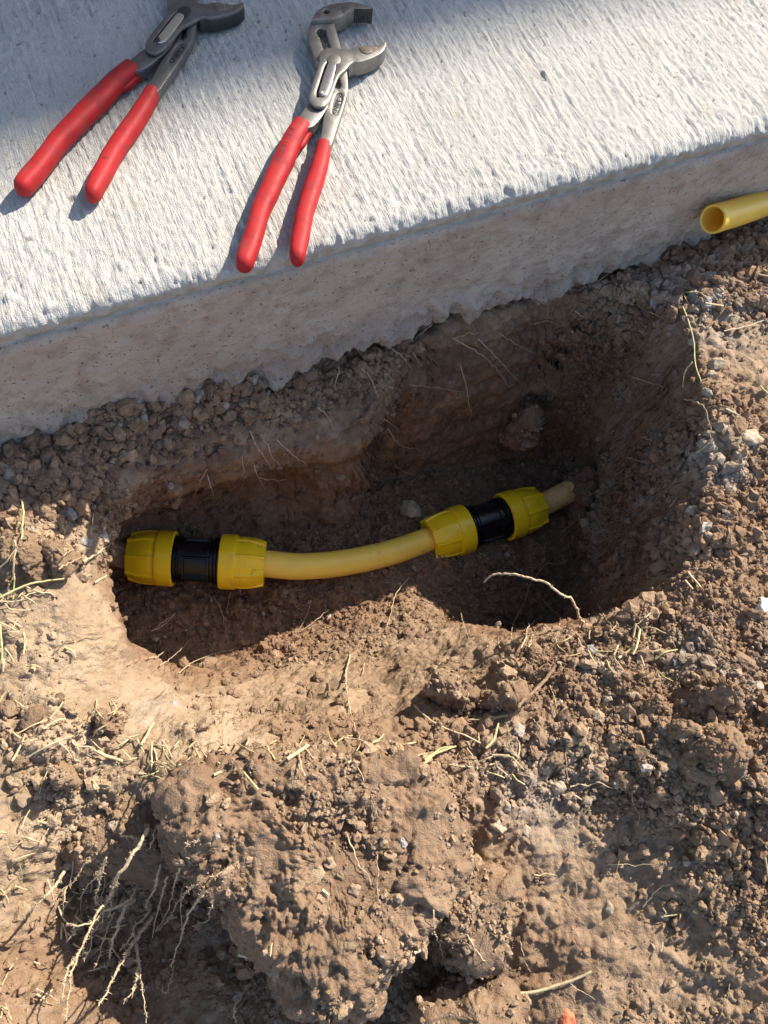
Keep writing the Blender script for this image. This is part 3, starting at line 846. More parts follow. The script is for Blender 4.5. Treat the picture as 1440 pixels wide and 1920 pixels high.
def teeth_line(p, q, n, amp):
    p, q = np.array(p, float), np.array(q, float); d = q - p; nn = np.array([-d[1], d[0]]); nn /= np.linalg.norm(nn)
    out = []
    for k in range(n):
        out += [p + d * (k / n), p + d * ((k + 0.5) / n) + nn * amp]
    return [tuple(x) for x in out] + [tuple(q)]

def make_pliers(name, root_loc, rz, spread, label, steel, jawm):
    root = empty(name, root_loc, rz)
    tag(root, label, "pliers", "pliers laid on the slab")
    ZA0, ZA1 = 0.0035, 0.0100
    rotA = Matrix.Rotation(spread, 4, 'Z')
    def add(nm, bm, mat, parent, sm=35, rot=None):
        if rot is not None: bmesh.ops.transform(bm, matrix=rot, verts=bm.verts)
        o = bm_obj(nm, bm, parent, mat, sm)
        return o
    zofs = PZ - SLAB_H
    # arm with the upper jaw and the toothed slot
    A = [(215, 370), (238, 275), (262, 222), (505, 213), (530, 300), (560, 400), (595, 540), (640, 700), (668, 820), (677, 1000), (640, 1150), (610, 1250), (545, 1450), (480, 1660), (345, 1660), (365, 1540),
         (385, 1440), (400, 1300), (440, 1200), (480, 1080), (530, 940), (500, 820), (420, 740), (330, 690), (305, 675), (280, 600), (250, 520), (222, 420)]
    slot = [(318, 355), (340, 325), (380, 316), (415, 325)] + teeth_line((438, 355), (600, 930), 20, 14) + [(602, 965), (575, 1000), (540, 990)] + teeth_line((525, 950), (345, 410), 18, 12)
    rec = [(530, 1062), (565, 1040), (600, 1045), (615, 1080), (605, 1130), (560, 1255), (540, 1280), (505, 1282), (495, 1250), (500, 1180)]
    bm = bmesh.new()
    Ao = chaikin(loc2(zoomA(A, ZA1)), 2); So = loc2(zoomA(slot, ZA1)); Ro = chaikin(loc2(zoomA(rec, ZA1)), 2)
    plate(bm, Ao, zofs + ZA0, zofs + ZA1, 0.0007, [So, Ro])
    plate(bm, offset_poly(Ro if area(Ro) > 0 else Ro[::-1], -0.0004), zofs + ZA0 + 0.0006, zofs + ZA1 - 0.0008, 0.0001)
    arm = add("jaw_arm", bm, steel, root, 35, rotA)
    J = [(258, 228), (300, 150), (345, 105), (390, 80), (455, 55), (520, 38), (600, 27), (690, 22), (775, 32), (850, 50), (910, 72), (957, 97)] + teeth_line((955, 104), (742, 104), 9, 13) + [(700, 122), (640, 168), (580, 190), (515, 217), (380, 222)]
    bm = bmesh.new()
    hole = [(433 + 34 * math.cos(t), 132 + 26 * math.sin(t)) for t in np.linspace(0, 2 * math.pi, 16, endpoint=False)]
    Jw = loc2(zoomA(J, 0.0125))
    plate(bm, Jw, zofs + 0.0012, zofs + 0.0128, 0.0008, [loc2(zoomA(hole, 0.0125))])
    add("jaw", bm, jawm, arm, 30, rotA)
    bm = bmesh.new()
    plate(bm, loc2(zoomA([(610, 52), (690, 30), (775, 40), (850, 58), (905, 78), (935, 97), (740, 96), (660, 140), (635, 160), (618, 120)], 0.0132)), zofs + 0.0127, zofs + 0.0134, 0.0003)
    add("jaw_face", bm, jawm, arm, 30, rotA)
    # lettering in the recess
    fc = bpy.data.curves.new("lettering", 'FONT'); fc.body = "KNIPEX"; fc.size = 0.0062; fc.extrude = 0.00012; fc.align_x = 'CENTER'; fc.align_y = 'CENTER'
    to = bpy.data.objects.new("t", fc); COL.objects.link(to)
    dg = bpy.context.evaluated_depsgraph_get(); tme = bpy.data.meshes.new_from_object(to.evaluated_get(dg)); bpy.data.objects.remove(to)
    u_ = loc2(zoomA([(520, 1265), (600, 1070)], ZA1)); dv_ = u_[1] - u_[0]; ang = math.atan2(dv_[1], dv_[0]); cen = (u_[0] + u_[1]) / 2
    tme.transform(Matrix.Rotation(spread, 4, 'Z') @ Matrix.Translation((cen[0], cen[1], zofs + ZA1 - 0.0007)) @ Matrix.Rotation(ang, 4, 'Z') @ Matrix.Diagonal((0.92, 0.8, 1, 1)))
    new_obj("lettering", tme, arm, MAT_DARK)
    # arm with the lower jaw, the joint plate and the button
    Bo = [(345, 610), (370, 565), (420, 540), (500, 533), (560, 537), (640, 548), (700, 548), (760, 524), (800, 514), (870, 508), (1000, 512), (1060, 490), (1095, 455), (1112, 490), (1085, 560), (1040, 600), (950, 650), (800, 700),
          (740, 690), (690, 730), (640, 790), (575, 840), (548, 900), (515, 1000), (475, 1110), (440, 1165), (390, 1203), (300, 1190), (250, 1140), (238, 1080), (265, 960), (325, 790), (355, 700)]
    groove = [(432, 670), (550, 700), (538, 830), (425, 1088), (335, 1092), (312, 1045), (345, 950)]
    bm = bmesh.new()
    plate(bm, chaikin(loc2(zoomA(Bo, 0.0130)), 2), zofs + 0.0102, zofs + 0.0130, 0.0007, [chaikin(loc2(zoomA(groove, 0.0130)), 2)])
    lowcheek = [(345, 640), (560, 560), (680, 600), (700, 740), (560, 880), (500, 1040), (420, 1180), (300, 1185), (250, 1100), (330, 780)]
    plate(bm, chaikin(loc2(zoomA(lowcheek, 0.003)), 2), zofs + 0.0002, zofs + 0.0033, 0.0005)
    neck = [(250, 1120), (300, 1180), (390, 1195), (470, 1090), (520, 960), (505, 1080), (455, 1190), (360, 1340), (265, 1440), (60, 1440), (100, 1350), (160, 1250)]
    plate(bm, chaikin(loc2(zoomA(neck, 0.0100)), 2), zofs + 0.0030, zofs + 0.0099, 0.0008)
    pv = add("pivot_arm", bm, steel, root, 35)
    bm = bmesh.new(); plate(bm, chaikin(loc2(zoomA(groove, 0.0104)), 1), zofs + 0.0100, zofs + 0.0105, 0.0001)
    add("groove", bm, MAT_DARK, pv)
    bm = bmesh.new()
    lowj = [(690, 560), (760, 528), (800, 518), (870, 512), (1000, 516), (1060, 494), (1095, 462), (1108, 492), (1080, 558), (1036, 597), (946, 646), (800, 694), (742, 686), (700, 715), (660, 700)]
    plate(bm, chaikin(loc2(zoomA(lowj, 0.0126)), 1), zofs + 0.0010, zofs + 0.0127, 0.0009)
    lj = add("jaw", bm, jawm, pv)
    bm = bmesh.new()
    plate(bm, chaikin(loc2(zoomA([(790, 528), (870, 518), (1000, 520), (1010, 545), (930, 600), (880, 606), (830, 585)], 0.0134)), 2), zofs + 0.0126, zofs + 0.0136, 0.0004)
    add("jaw_face", bm, plain_mat("rusty steel", (0.19, 0.16, 0.135), 0.6, metal=0.6, var=0.25, dirt=(0.13, 0.065, 0.04), dirt_amt=0.2, dscale=200) if name else None, pv)
    bm = bmesh.new(); circ = [(518 + 76 * math.cos(t), 668 + 60 * math.sin(t)) for t in np.linspace(0, 2 * math.pi, 28, endpoint=False)]
    plate(bm, loc2(zoomA(circ, 0.0135)), zofs + 0.0125, zofs + 0.0136, 0.0003)
    add("pivot_button", bm, jawm, pv)
    bm = bmesh.new()
    plate(bm, chaikin(loc2(zoomA([(455, 690), (500, 700), (545, 712), (530, 800), (480, 960), (432, 1068), (368, 1072), (342, 1040), (400, 860)], 0.0137)), 2), zofs + 0.0112, zofs + 0.0138, 0.0004)
    lv = add("spring_lever", bm, MAT_LEVER, pv)
    for (cx, cy, r, z) in ((372, 1032, 26, .0150), ):
        bm = bmesh.new(); plate(bm, loc2(zoomA([(cx + r * math.cos(t), cy + r * 0.8 * math.sin(t)) for t in np.linspace(0, 2 * math.pi, 18, endpoint=False)], z)), zofs + .0135, zofs + z, 0.0004)
        add("rivet", bm, jawm, lv)
    # dipped grips: elliptical sweep
    def grip(cl, hw, zc, hz, rot, nm="grip"):
        cl = np.array(cl, float); P3 = np.array([np.append(loc2([at(420 + x / 6, 200 + y / 6, PZ + zc)])[0], zofs + zc) for x, y in cl])
        sc = 0.505 / F / 6                                        # zoomed pixel to metres at this distance
        Q = np.concatenate([P3, (np.array(hw) * sc)[:, None]], 1)
        C_ = catmull(Q, 70)
        path, w = C_[:, :3], C_[:, 3]
        s = np.concatenate([[0], np.cumsum(np.linalg.norm(np.diff(path, axis=0), axis=1))]); Lg = s[-1]
        endr = 0.0075; k = np.clip((Lg - s) / endr, 0, 1); round_ = np.sqrt(np.maximum(1 - (1 - k) ** 2, 0.0)) 
        round_ = np.maximum(round_, 0.06)
        t, u, v = frames(path)
        ph = np.linspace(0, 2 * math.pi, 36, endpoint=False); e = 2 / 2.6
        cx = np.sign(np.cos(ph)) * np.abs(np.cos(ph)) ** e; cz = np.sign(np.sin(ph)) * np.abs(np.sin(ph)) ** e
        wv = 1 + 0.012 * np.sin(s * 420) + 0.01 * np.sin(s * 170 + 1)
        hh = hz * (0.92 + 0.08 * sstep(0, 0.02, s))
        R_ = path[:, None] + (w * round_ * wv)[:, None, None] * cx[None, :, None] * u[:, None] + (hh * round_)[:, None, None] * cz[None, :, None] * v[:, None]
        first = path[0] + (R_[0] - path[0]) * 0.90
        R_ = np.concatenate([first[None], R_])
        o = surf(nm, R_, None, MAT_RED, True, True, 60)
        if rot is not None: o.data.transform(rot)
        o.parent = root
        return o, path, u, w
    gB, pB, uB, wB = grip([(880, 205), (775, 375), (675, 600), (580, 795), (490, 1000), (412, 1175), (370, 1330), (305, 1540), (245, 1700), (205, 1850)], [100, 108, 116, 112, 108, 99, 97, 101, 98, 84], 0.0068, 0.0062, None)
    gA, pA, uA, wA = grip([(1122, 435), (1100, 570), (1040, 790), (972, 990), (900, 1235), (870, 1410), (835, 1590), (820, 1780)], [76, 88, 96, 97, 97, 95, 90, 72], 0.0066, 0.0060, rotA)
    fl, *_ = grip([(820, 500), (880, 415), (930, 345), (975, 295)][::-1], [20, 30, 42, 46], 0.0042, 0.0026, None, "thumb_stop")
    # barcode print on the grip
    bm = bmesh.new()
    rr = random.Random(3)
    S = np.linspace(0, len(pB) - 1, len(pB))
    for k in range(58):
        f = 6.0 + 17.5 * k / 58
        if abs(f - 12.3) < 0.6: continue
        if rr.random() < 0.42: continue
        i = int(f); fr = f - i; c = pB[i] * (1 - fr) + pB[i + 1] * fr; u = uB[i]; w = wB[i]
        dirv = pB[i + 1] - pB[i]; dirv = dirv / np.linalg.norm(dirv)
        th = 0.00014 + 0.00018 * rr.random()
        pts = []
        for side in (-0.05, 0.25, 0.52):
            x = side * -1; z = 0.0062 * (1 - abs(x) ** 2.6) ** (1 / 2.6) + 0.00016
            pts.append(c + u * w * x + np.array([0, 0, z]))
        va = [bm.verts.new(p - dirv * th) for p in pts]; vb = [bm.verts.new(p + dirv * th) for p in pts]
        for j in range(2): bm.faces.new((va[j], va[j + 1], vb[j + 1], vb[j]))
    bm_obj("barcode", bm, gB, MAT_PRINT)
    # thin creases across each grip
    for (g, pth_, u_, w_, hz_, idx, rot) in ((gB, pB, uB, wB, 0.0062, (40, 57), None), (gA, pA, uA, wA, 0.0060, (31, 48), rotA)):
        for i0 in idx:
            bm = bmesh.new()
            d0 = pth_[i0 + 1] - pth_[i0 - 1]; d0 /= np.linalg.norm(d0); va, vb = [], []
            for k in range(13):
                ph_ = math.radians(25 + 110 * k / 12 * (1 if i0 == idx[0] else .7)); e_ = 2 / 2.6
                x_ = abs(math.cos(ph_)) ** e_ * (1 if math.cos(ph_) >= 0 else -1); z_ = abs(math.sin(ph_)) ** e_
                c_ = pth_[i0] + u_[i0] * w_[i0] * 1.012 * x_ + np.array([0, 0, hz_ * z_ + .00012]) + d0 * .0006 * math.sin(k * .6)
                va.append(bm.verts.new(c_ - d0 * .00018)); vb.append(bm.verts.new(c_ + d0 * .00018))
            for k in range(12): bm.faces.new((va[k], va[k + 1], vb[k + 1], vb[k]))
            if rot is not None: bmesh.ops.transform(bm, matrix=rot, verts=bm.verts)
            bm_obj("crease", bm, g, MAT_PRINT)
    return root
pl_r = make_pliers("adjustable_pliers", tuple(PIV), 0.0, 0.0, "red handled pliers with worn grey open jaws, handle ends at the slab edge", MAT_STEEL, MAT_JAW)
# second pair, turned on the slab
gb_l = at(45, 352, PZ + .007)[:2]; ga_l = at(167, 380, PZ + .007)[:2]; pv_l = at(346, 21, PZ + .013)[:2]
gb_r = at(420 + 205 / 6, 200 + 1850 / 6, PZ + .007)[:2] - PIV[:2]; ga_r = at(420 + 820 / 6, 200 + 1780 / 6, PZ + .007)[:2] - PIV[:2]
ang = lambda v: math.atan2(v[1], v[0])
rz2 = ang(gb_l - pv_l) - ang(gb_r); rz2 = (rz2 + math.pi) % (2 * math.pi) - math.pi
sp2 = (ang(ga_l - pv_l) - ang(ga_r)) - (ang(gb_l - pv_l) - ang(gb_r)); sp2 = (sp2 + math.pi) % (2 * math.pi) - math.pi
print("pliers", math.degrees(rz2), math.degrees(sp2), np.linalg.norm(gb_l - pv_l), np.linalg.norm(gb_r), np.linalg.norm(ga_l - pv_l), np.linalg.norm(ga_r))
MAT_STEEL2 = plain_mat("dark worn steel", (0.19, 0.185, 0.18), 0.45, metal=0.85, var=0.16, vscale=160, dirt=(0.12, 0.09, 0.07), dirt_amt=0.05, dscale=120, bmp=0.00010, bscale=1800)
MAT_JAW2 = plain_mat("shade dark jaw steel", (0.07, 0.07, 0.07), 0.45, metal=0.8, var=0.2, vscale=160, bmp=0.00012, bscale=1500)  # dark jaw finish with the corner's shade put into the colour
pl_l = make_pliers("adjustable_pliers", (pv_l[0], pv_l[1], SLAB_H), rz2, sp2, "red handled pliers with shade-darkened jaws lying in the shaded far corner of the slab", MAT_STEEL2, MAT_JAW2)

# ---------------------------------------------------------------- big lumps of dug-out sod
ALL_PTS = [P[(P[:, 1] < 0.02)]]
ZBUF = None
def relief_noise(q, amp=1.0, seed=0):
    q = np.asarray(q, np.float32) + seed * 1.37
    lo_, mi_ = fbm(q * 28, 3, 201), fbm(q * 80, 3, 205)
    pt = sstep(-0.3, 0.35, fbm(q * 17 + 2, 2, 207))
    w_ = 0.30 * np.stack([mi_, lo_, mi_], -1)
    d = 0.0060 * lo_ + 0.0040 * mi_ + (0.25 + 0.75 * pt) * (0.0020 * domes(q / 0.016 + w_, 208, 0.4) + 0.0012 * domes(q / 0.0080 + w_, 209, 0.5) + 0.0050 * (billow(q * 75, 5, 215, 0.55) - 0.4)) + 0.0026 * billow(q * 170, 3, 219) + 0.0010 * fbm(q * 280, 2, 211)
    wq = q + 0.004 * np.stack([mi_, lo_, mi_], -1)
    d += 0.0095 * facets(wq / 0.042, 221) + 0.0042 * facets(wq / 0.014, 223)
    d -= 0.007 * sstep(0.32, 0.62, vnoise(q * 34 + 7, 212)) * pt
    return d * amp
CRUMB_SRC = []                                            # surfaces that carry loose crumbs: (points, normals, density, moist)
def lump(name, outline, ztop, zbase, label, cat="soil clod", group=None, n=5.0, tilt=(0, 0), nr_=110, ns=260, amp=1.0, seed=1, mat=None, flat=None):
    O = np.array([at(px, py, ztop)[:2] for px, py in outline])
    c = O.mean(0)
    th = np.linspace(0, 2 * math.pi, ns, endpoint=False)
    # ray casting from the centre for the outline radius
    R_ = np.zeros(ns)
    for k in range(len(O)):
        a_, b_ = O[k] - c, O[(k + 1) % len(O)] - c
        dx, dy = np.cos(th), np.sin(th); ex, ey = b_ - a_
        den = dx * ey - dy * ex; den = np.where(np.abs(den) < 1e-12, 1e-12, den)
        t = (a_[0] * ey - a_[1] * ex) / den; u = (a_[0] * dy - a_[1] * dx) / den
        ok = (t > 0) & (u >= -1e-6) & (u <= 1 + 1e-6); R_ = np.where(ok, np.maximum(R_, t), R_)
    for _ in range(3): R_ = (np.roll(R_, 1) + 2 * R_ + np.roll(R_, -1)) / 4
    H = ztop - zbase
    s_ = np.linspace(0, 1, nr_)
    # profile: radius fraction and height fraction along the section (equal arc length)
    tt_ = np.linspace(0, math.pi / 2, 400); e = 2 / n
    rr = np.sin(tt_) ** e; zz_ = np.cos(tt_) ** e
    Rm = R_.mean(); L_ = np.concatenate([[0], np.cumsum(np.hypot(np.diff(rr) * Rm, np.diff(zz_) * H))]); L_ /= L_[-1]
    fr_, fz_ = np.interp(s_, L_, rr), np.interp(s_, L_, zz_)
    X = c[0] + fr_[:, None] * R_ * np.cos(th); Yv = c[1] + fr_[:, None] * R_ * np.sin(th)
    Z = zbase + H * fz_[:, None] + 0 * X
    Z += (X - c[0]) * tilt[0] + (Yv - c[1]) * tilt[1]
    q = np.stack([X, Yv, Z], -1)
    nm = np.cross(np.gradient(q, axis=0), np.roll(q, -1, 1) - np.roll(q, 1, 1)); nm /= np.linalg.norm(nm, axis=-1, keepdims=True) + 1e-12
    nm[0] = (0, 0, 1)
    q2 = q.reshape(-1, 3)
    d = relief_noise(q2, amp, seed)
    if flat is not None:                                   # spade-cut smooth faces
        for (px, py, rad) in flat:
            f0 = at(px, py, ztop); w_ = np.exp(-(((q2[:, :2] - f0[:2]) ** 2).sum(1)) / rad ** 2); d = d * (1 - 0.92 * w_)
    q2 = q2 + nm.reshape(-1, 3) * d[:, None]
    q2[:ns] = q2[:ns].mean(0)
    fa = grid_faces(nr_, ns, wrap=True)
    me = np_mesh(name, q2, fa)
    o = new_obj(name, me, mat=mat or MAT_CLOD)
    tag(o, label, cat, group)
    ALL_PTS.append(q2)
    CRUMB_SRC.append((q2, nm.reshape(-1, 3), np.full(len(q2), 0.7), np.full(len(q2), 0.3), fr_.repeat(ns)))
    return o
lump("sod_block", [(285, 1478), (330, 1442), (400, 1426), (480, 1404), (600, 1398), (700, 1404), (790, 1412), (850, 1465), (893, 1540), (888, 1610), (868, 1670), (832, 1722), (822, 1775), (760, 1850), (726, 1872), (735, 1945), (560, 1955), (495, 1860), (440, 1760), (412, 1700), (345, 1650), (302, 1580)],
     0.052, -0.06, "big crumbly block of dug out soil at the front with a straw covered top edge", n=6.5, tilt=(0.03, 0.10), nr_=190, ns=400, amp=0.95, seed=3, flat=[(640, 1640, .016), (720, 1690, .014), (560, 1450, .014), (700, 1480, .014), (800, 1560, .012), (500, 1600, .010)])
lump("soil_clod", [(68, 1605), (130, 1548), (200, 1500), (262, 1470), (310, 1490), (350, 1590), (300, 1668), (200, 1650), (120, 1648)],
     -0.006, -0.06, "smooth sided brown clod in the shade left of the big block", n=4.0, tilt=(0.1, 0.12), nr_=90, ns=200, amp=0.4, seed=5, mat=MAT_CLOD)
lump("soil_clod", [(838, 1730), (880, 1640), (925, 1612), (972, 1640), (980, 1740), (966, 1842), (905, 1850), (845, 1820)],
     0.022, -0.06, "upright clod with a flat spade cut face right of the big block", n=5.0, tilt=(0.12, 0.05), nr_=110, ns=240, amp=0.75, seed=7, flat=[(915, 1680, .012), (915, 1740, .013), (910, 1800, .012)])
lump("soil_clod", [(790, 1900), (860, 1872), (960, 1862), (972, 1900), (968, 1960), (800, 1970)],
     0.004, -0.06, "clod cut off by the bottom edge below the upright spade cut clod", n=5.0, tilt=(0.05, 0.0), nr_=60, ns=160, amp=0.8, seed=9)
lump("soil_clod", [(1335, 1385), (1365, 1350), (1405, 1362), (1428, 1410), (1418, 1450), (1370, 1462), (1330, 1432)],
     0.062, 0.0, "largest rounded clod among the crumbs on the right side", n=2.6, tilt=(0, 0), nr_=70, ns=150, amp=0.7, seed=12)
lump("soil_clod", [(1330, 1290), (1355, 1262), (1400, 1258), (1428, 1285), (1415, 1320), (1370, 1330), (1338, 1318)],
     0.055, 0.0, "rough rounded clod just above the largest clod on the right", n=2.4, nr_=70, ns=150, amp=0.9, seed=14)
lump("soil_clod", [(1262, 1352), (1290, 1345), (1330, 1352), (1338, 1375), (1300, 1388), (1262, 1376)],
     0.045, 0.0, "flat smooth tan clod between the white pebble and the largest clod", n=2.6, nr_=60, ns=120, amp=0.45, seed=16)
lump("soil_clod", [(0, 985), (40, 985), (66, 1010), (70, 1060), (62, 1092), (20, 1085), (-20, 1060), (-20, 1000)],
     0.030, -0.02, "sunlit crumbly clod at the left edge below the shaded rubble", n=3.0, nr_=60, ns=140, amp=0.9, seed=18)
lump("soil_clod", [(78, 1005), (100, 998), (118, 1020), (117, 1062), (98, 1072), (80, 1050)],
     0.022, -0.01, "narrow upright clod beside the left edge clod, half in shade", n=3.0, nr_=50, ns=110, amp=0.7, seed=20)
lump("soil_clod", [(78, 1440), (98, 1418), (120, 1432), (128, 1462), (108, 1480), (84, 1472)],
     0.030, -0.01, "flat faced pale clod among straw above the shaded clod", n=3.4, nr_=50, ns=110, amp=0.45, seed=22)
lump("soil_clod", [(160, 1345), (185, 1325), (212, 1335), (216, 1375), (190, 1392), (162, 1378)],
     0.018, -0.02, "pitted tan clod on the straw strewn ground left of the hole", n=3.0, nr_=50, ns=110, amp=0.8, seed=24)
lump("soil_clod", [(960, 1290), (985, 1275), (1005, 1290), (1000, 1318), (950, 1322), (905, 1318), (920, 1290)],
     0.012, -0.03, "angular tan clod on the near rim right of the slope", n=3.2, nr_=50, ns=120, amp=0.7, seed=26)
lump("soil_clod", [(800, 1290), (830, 1262), (870, 1278), (905, 1300), (890, 1325), (840, 1315)],
     0.0, -0.05, "broken edged clod half sunk in the sunlit slope of the hole", n=3.2, nr_=50, ns=120, amp=0.8, seed=28)
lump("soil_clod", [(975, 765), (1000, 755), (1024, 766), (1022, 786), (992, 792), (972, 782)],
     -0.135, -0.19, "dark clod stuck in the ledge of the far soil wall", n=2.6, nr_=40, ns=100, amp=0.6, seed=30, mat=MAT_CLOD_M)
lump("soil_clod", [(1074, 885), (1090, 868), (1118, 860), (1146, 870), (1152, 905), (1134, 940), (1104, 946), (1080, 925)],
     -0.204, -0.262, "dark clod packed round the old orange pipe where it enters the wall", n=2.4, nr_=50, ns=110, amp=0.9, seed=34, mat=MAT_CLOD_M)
lump("mortar_lump", [(1305, 520), (1330, 498), (1362, 515), (1378, 545), (1360, 572), (1320, 575), (1298, 550)],
     0.016, -0.01, "crumbly grey mortar lump in the shaded rubble under the cut pipe", "mortar lump", n=2.4, nr_=60, ns=140, amp=1.0, seed=32, mat=MAT_CLOD_G)

# depth of the ground as the camera's rays meet it, used only to lay roots and crumbs on the surface
allp = np.concatenate(ALL_PTS)
qc = (allp - CAM) @ W
ux = ((720 + F * qc[:, 0] / qc[:, 2]) / 3).astype(int); uy = ((960 + F * qc[:, 1] / qc[:, 2]) / 3).astype(int)
ZBW, ZBH, ZO = 560, 720, 40
ux += ZO; uy += ZO
ok = (ux >= 0) & (ux < ZBW) & (uy >= 0) & (uy < ZBH)
ZBUF = np.full((ZBH, ZBW), 9.0); np.minimum.at(ZBUF, (uy[ok], ux[ok]), qc[ok, 2])
pz = np.pad(ZBUF, 1, mode='edge'); ZMIN = np.min([pz[1 + a_:1 + a_ + ZBH, 1 + b_:1 + b_ + ZBW] for a_ in (-1, 0, 1) for b_ in (-1, 0, 1)], axis=0)
ZBUF = np.where(ZBUF > 8, ZMIN, ZBUF)
def on(px, py, lift=0.0):
    i, j = int(py / 3) + ZO, int(px / 3) + ZO
    i = min(max(i, 1), ZBH - 2); j = min(max(j, 1), ZBW - 2)
    d = float(np.median(ZBUF[i - 1:i + 2, j - 1:j + 2]))
    p = CAM + ray(px, py) * d
    p[2] += lift
    return p

# ---------------------------------------------------------------- clods that can be told apart
def ico(sub):
    bm = bmesh.new(); bmesh.ops.create_icosphere(bm, subdivisions=sub, radius=1.0)
    V = np.array([v.co for v in bm.verts]); Fc = np.array([[v.index for v in f.verts] for f in bm.faces]); bm.free()
    return V, Fc
IV4, IF4 = ico(4)
def clod_mesh(name, seed, kind):
    r = np.random.default_rng(seed)
    V = IV4.copy()
    sc = np.array([1.0, r.uniform(.72, .95), r.uniform(.6, .85)])
    for k in range(r.integers(4, 8)):                     # broken facets
        n_ = r.normal(size=3); n_ /= np.linalg.norm(n_); h = r.uniform(0.55, 0.85); dd = V @ n_
        V = V - np.outer(np.maximum(dd - h, 0) * 0.85, n_)
    rough = {'clod': 1.0, 'stone': 0.25, 'mortar': 1.2}[kind]
    d = 0.20 * fbm(V * 1.6 + seed, 2, 301) + rough * (0.10 * fbm(V * 4.5 + seed, 3, 302) + 0.08 * domes(V / 0.55 + seed * .37, 303, 0.5) + 0.34 * (billow(V * 2.2 + seed, 4, 305, 0.55) - 0.4))
    V = V * (1 + d[:, None]) * sc
    return np_mesh(name, V, IF4)
CLODS = [clod_mesh("clod", 500 + k, 'clod') for k in range(14)]
for m_ in CLODS: m_.materials.append(MAT_CLOD)
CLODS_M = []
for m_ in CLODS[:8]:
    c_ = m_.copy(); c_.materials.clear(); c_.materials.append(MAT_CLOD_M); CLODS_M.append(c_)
STONES = [clod_mesh("stone", 700 + k, 'stone') for k in range(5)]
MAT_WSTONE = plain_mat("white stone", (0.74, 0.72, 0.67), 0.8, var=0.15, vscale=3.0, dirt=(0.36, 0.27, 0.19), dirt_amt=0.15, dscale=2.5, bmp=0.0008, bscale=6)
MAT_GSTONE = plain_mat("grey stone", (0.42, 0.345, 0.26), 0.9, var=0.2, vscale=3.0, dirt=(0.30, 0.21, 0.125), dirt_amt=0.7, dscale=2.5, bmp=0.0008, bscale=6)
MAT_FLAKE = plain_mat("tan flake", (0.34, 0.25, 0.155), 0.95, var=0.15, vscale=3.0, bmp=0.0008, bscale=6)
MAT_BRICK = plain_mat("red brick", (0.62, 0.17, 0.08), 0.9, var=0.2, vscale=4.0, bmp=0.0006, bscale=6)
MORT = [clod_mesh("mortar", 800 + k, 'mortar') for k in range(3)]
for m_ in MORT: m_.materials.append(MAT_CLOD_G)

LAND = [(40, 900, 'rub', "below the slab's left end"), (130, 870, 'rub', "in the rubble left of the hole's far corner"), (60, 960, 'rub', "at the shadow edge of the left rubble"), (200, 850, 'rub', "under the slab just above the hole's far left corner"),
        (300, 810, 'rub', "on the shaded bank above the left coupling"), (400, 760, 'rub', "on the shaded bank under the jagged slab bottom"), (500, 720, 'rub', "against the slab bottom above the black coupling middle"), (590, 700, 'wall', "where the slab bottom turns pale above the pipe's middle"),
        (700, 660, 'wall', "under the slab drips at the far wall's centre"), (1150, 520, 'ne', "against the slab above the hole's far right corner"), (1220, 550, 'ne', "between the far right corner and the grey mortar lump"), (1290, 480, 'ne', "below the open end of the cut pipe"), (1390, 470, 'ne', "right under the cut pipe near the edge"),
        (1400, 555, 'ne', "right of the grey mortar lump"), (1300, 620, 'rim', "beside the tall dry stalk on the right rim"), (1320, 740, 'rim', "on the right rim below the dry stalk"), (1310, 900, 'rim', "on the right rim by the flat tan flake"), (1340, 980, 'rim', "at the lower end of the right rim"),
        (270, 960, 'floor', "behind the left yellow nut"), (430, 960, 'floor', "behind the left coupling's second nut"), (600, 970, 'floor', "behind the bent pipe section"), (800, 960, 'floor', "behind the right coupling"), (400, 1140, 'floor', "in front of the left coupling"), (560, 1140, 'floor', "in front of the bent pipe section"), (720, 1140, 'floor', "where the shadow edge meets the pipe's right half"),
        (380, 1260, 'slope', "at the left foot of the sunlit slope"), (460, 1320, 'slope', "in the middle left of the sunlit slope"), (580, 1290, 'slope', "in the middle of the sunlit slope"), (680, 1330, 'slope', "on the smoother right part of the sunlit slope"), (560, 1380, 'slope', "just above the big front block"),
        (60, 1150, 'left', "beside the greenish straw at the left edge"), (170, 1180, 'left', "on the smooth lit bank left of the hole"), (50, 1360, 'left', "in the coarse soil at the far left"), (180, 1430, 'left', "among straw above the shaded front clod"),
        (1030, 1260, 'right', "near the right end of the sunlit rim"), (1150, 1210, 'right', "by the short straw stubs on the near right rim"), (1300, 1230, 'right', "right of the straw stubs toward the white chunk"), (1420, 1230, 'right', "just below the white limestone chunk"), (1120, 1360, 'right', "left of the lone white pebble"), (1250, 1380, 'right', "between the white pebble and the big rounded clods"),
        (1400, 1480, 'right', "below the largest rounded clod"), (1030, 1430, 'right', "right of the yellowish stem"), (1180, 1450, 'right', "in the crumbs above the trampled front ground"), (960, 1540, 'front', "along the right side of the big front block"), (1150, 1600, 'front', "on the smooth trampled ground"), (1350, 1560, 'front', "on the rough right side of the trampled ground"),
        (60, 1560, 'hollow', "left of the shaded smooth clod"), (50, 1750, 'hollow', "at the left edge beside the rooty hollow")]
GRP = {'rub': "clods in the shaded rubble left", 'wall': "clods in the far soil wall", 'ne': "clods in the rubble round the cut pipe", 'floor': "clods on the shaded hole floor", 'slope': "clods on the sunlit slope", 'left': "clods on the ground left of the hole",
       'right': "clods right of the hole", 'rim': "clods along the right rim", 'front': "clods at the front right", 'hollow': "clods by the front left hollow"}
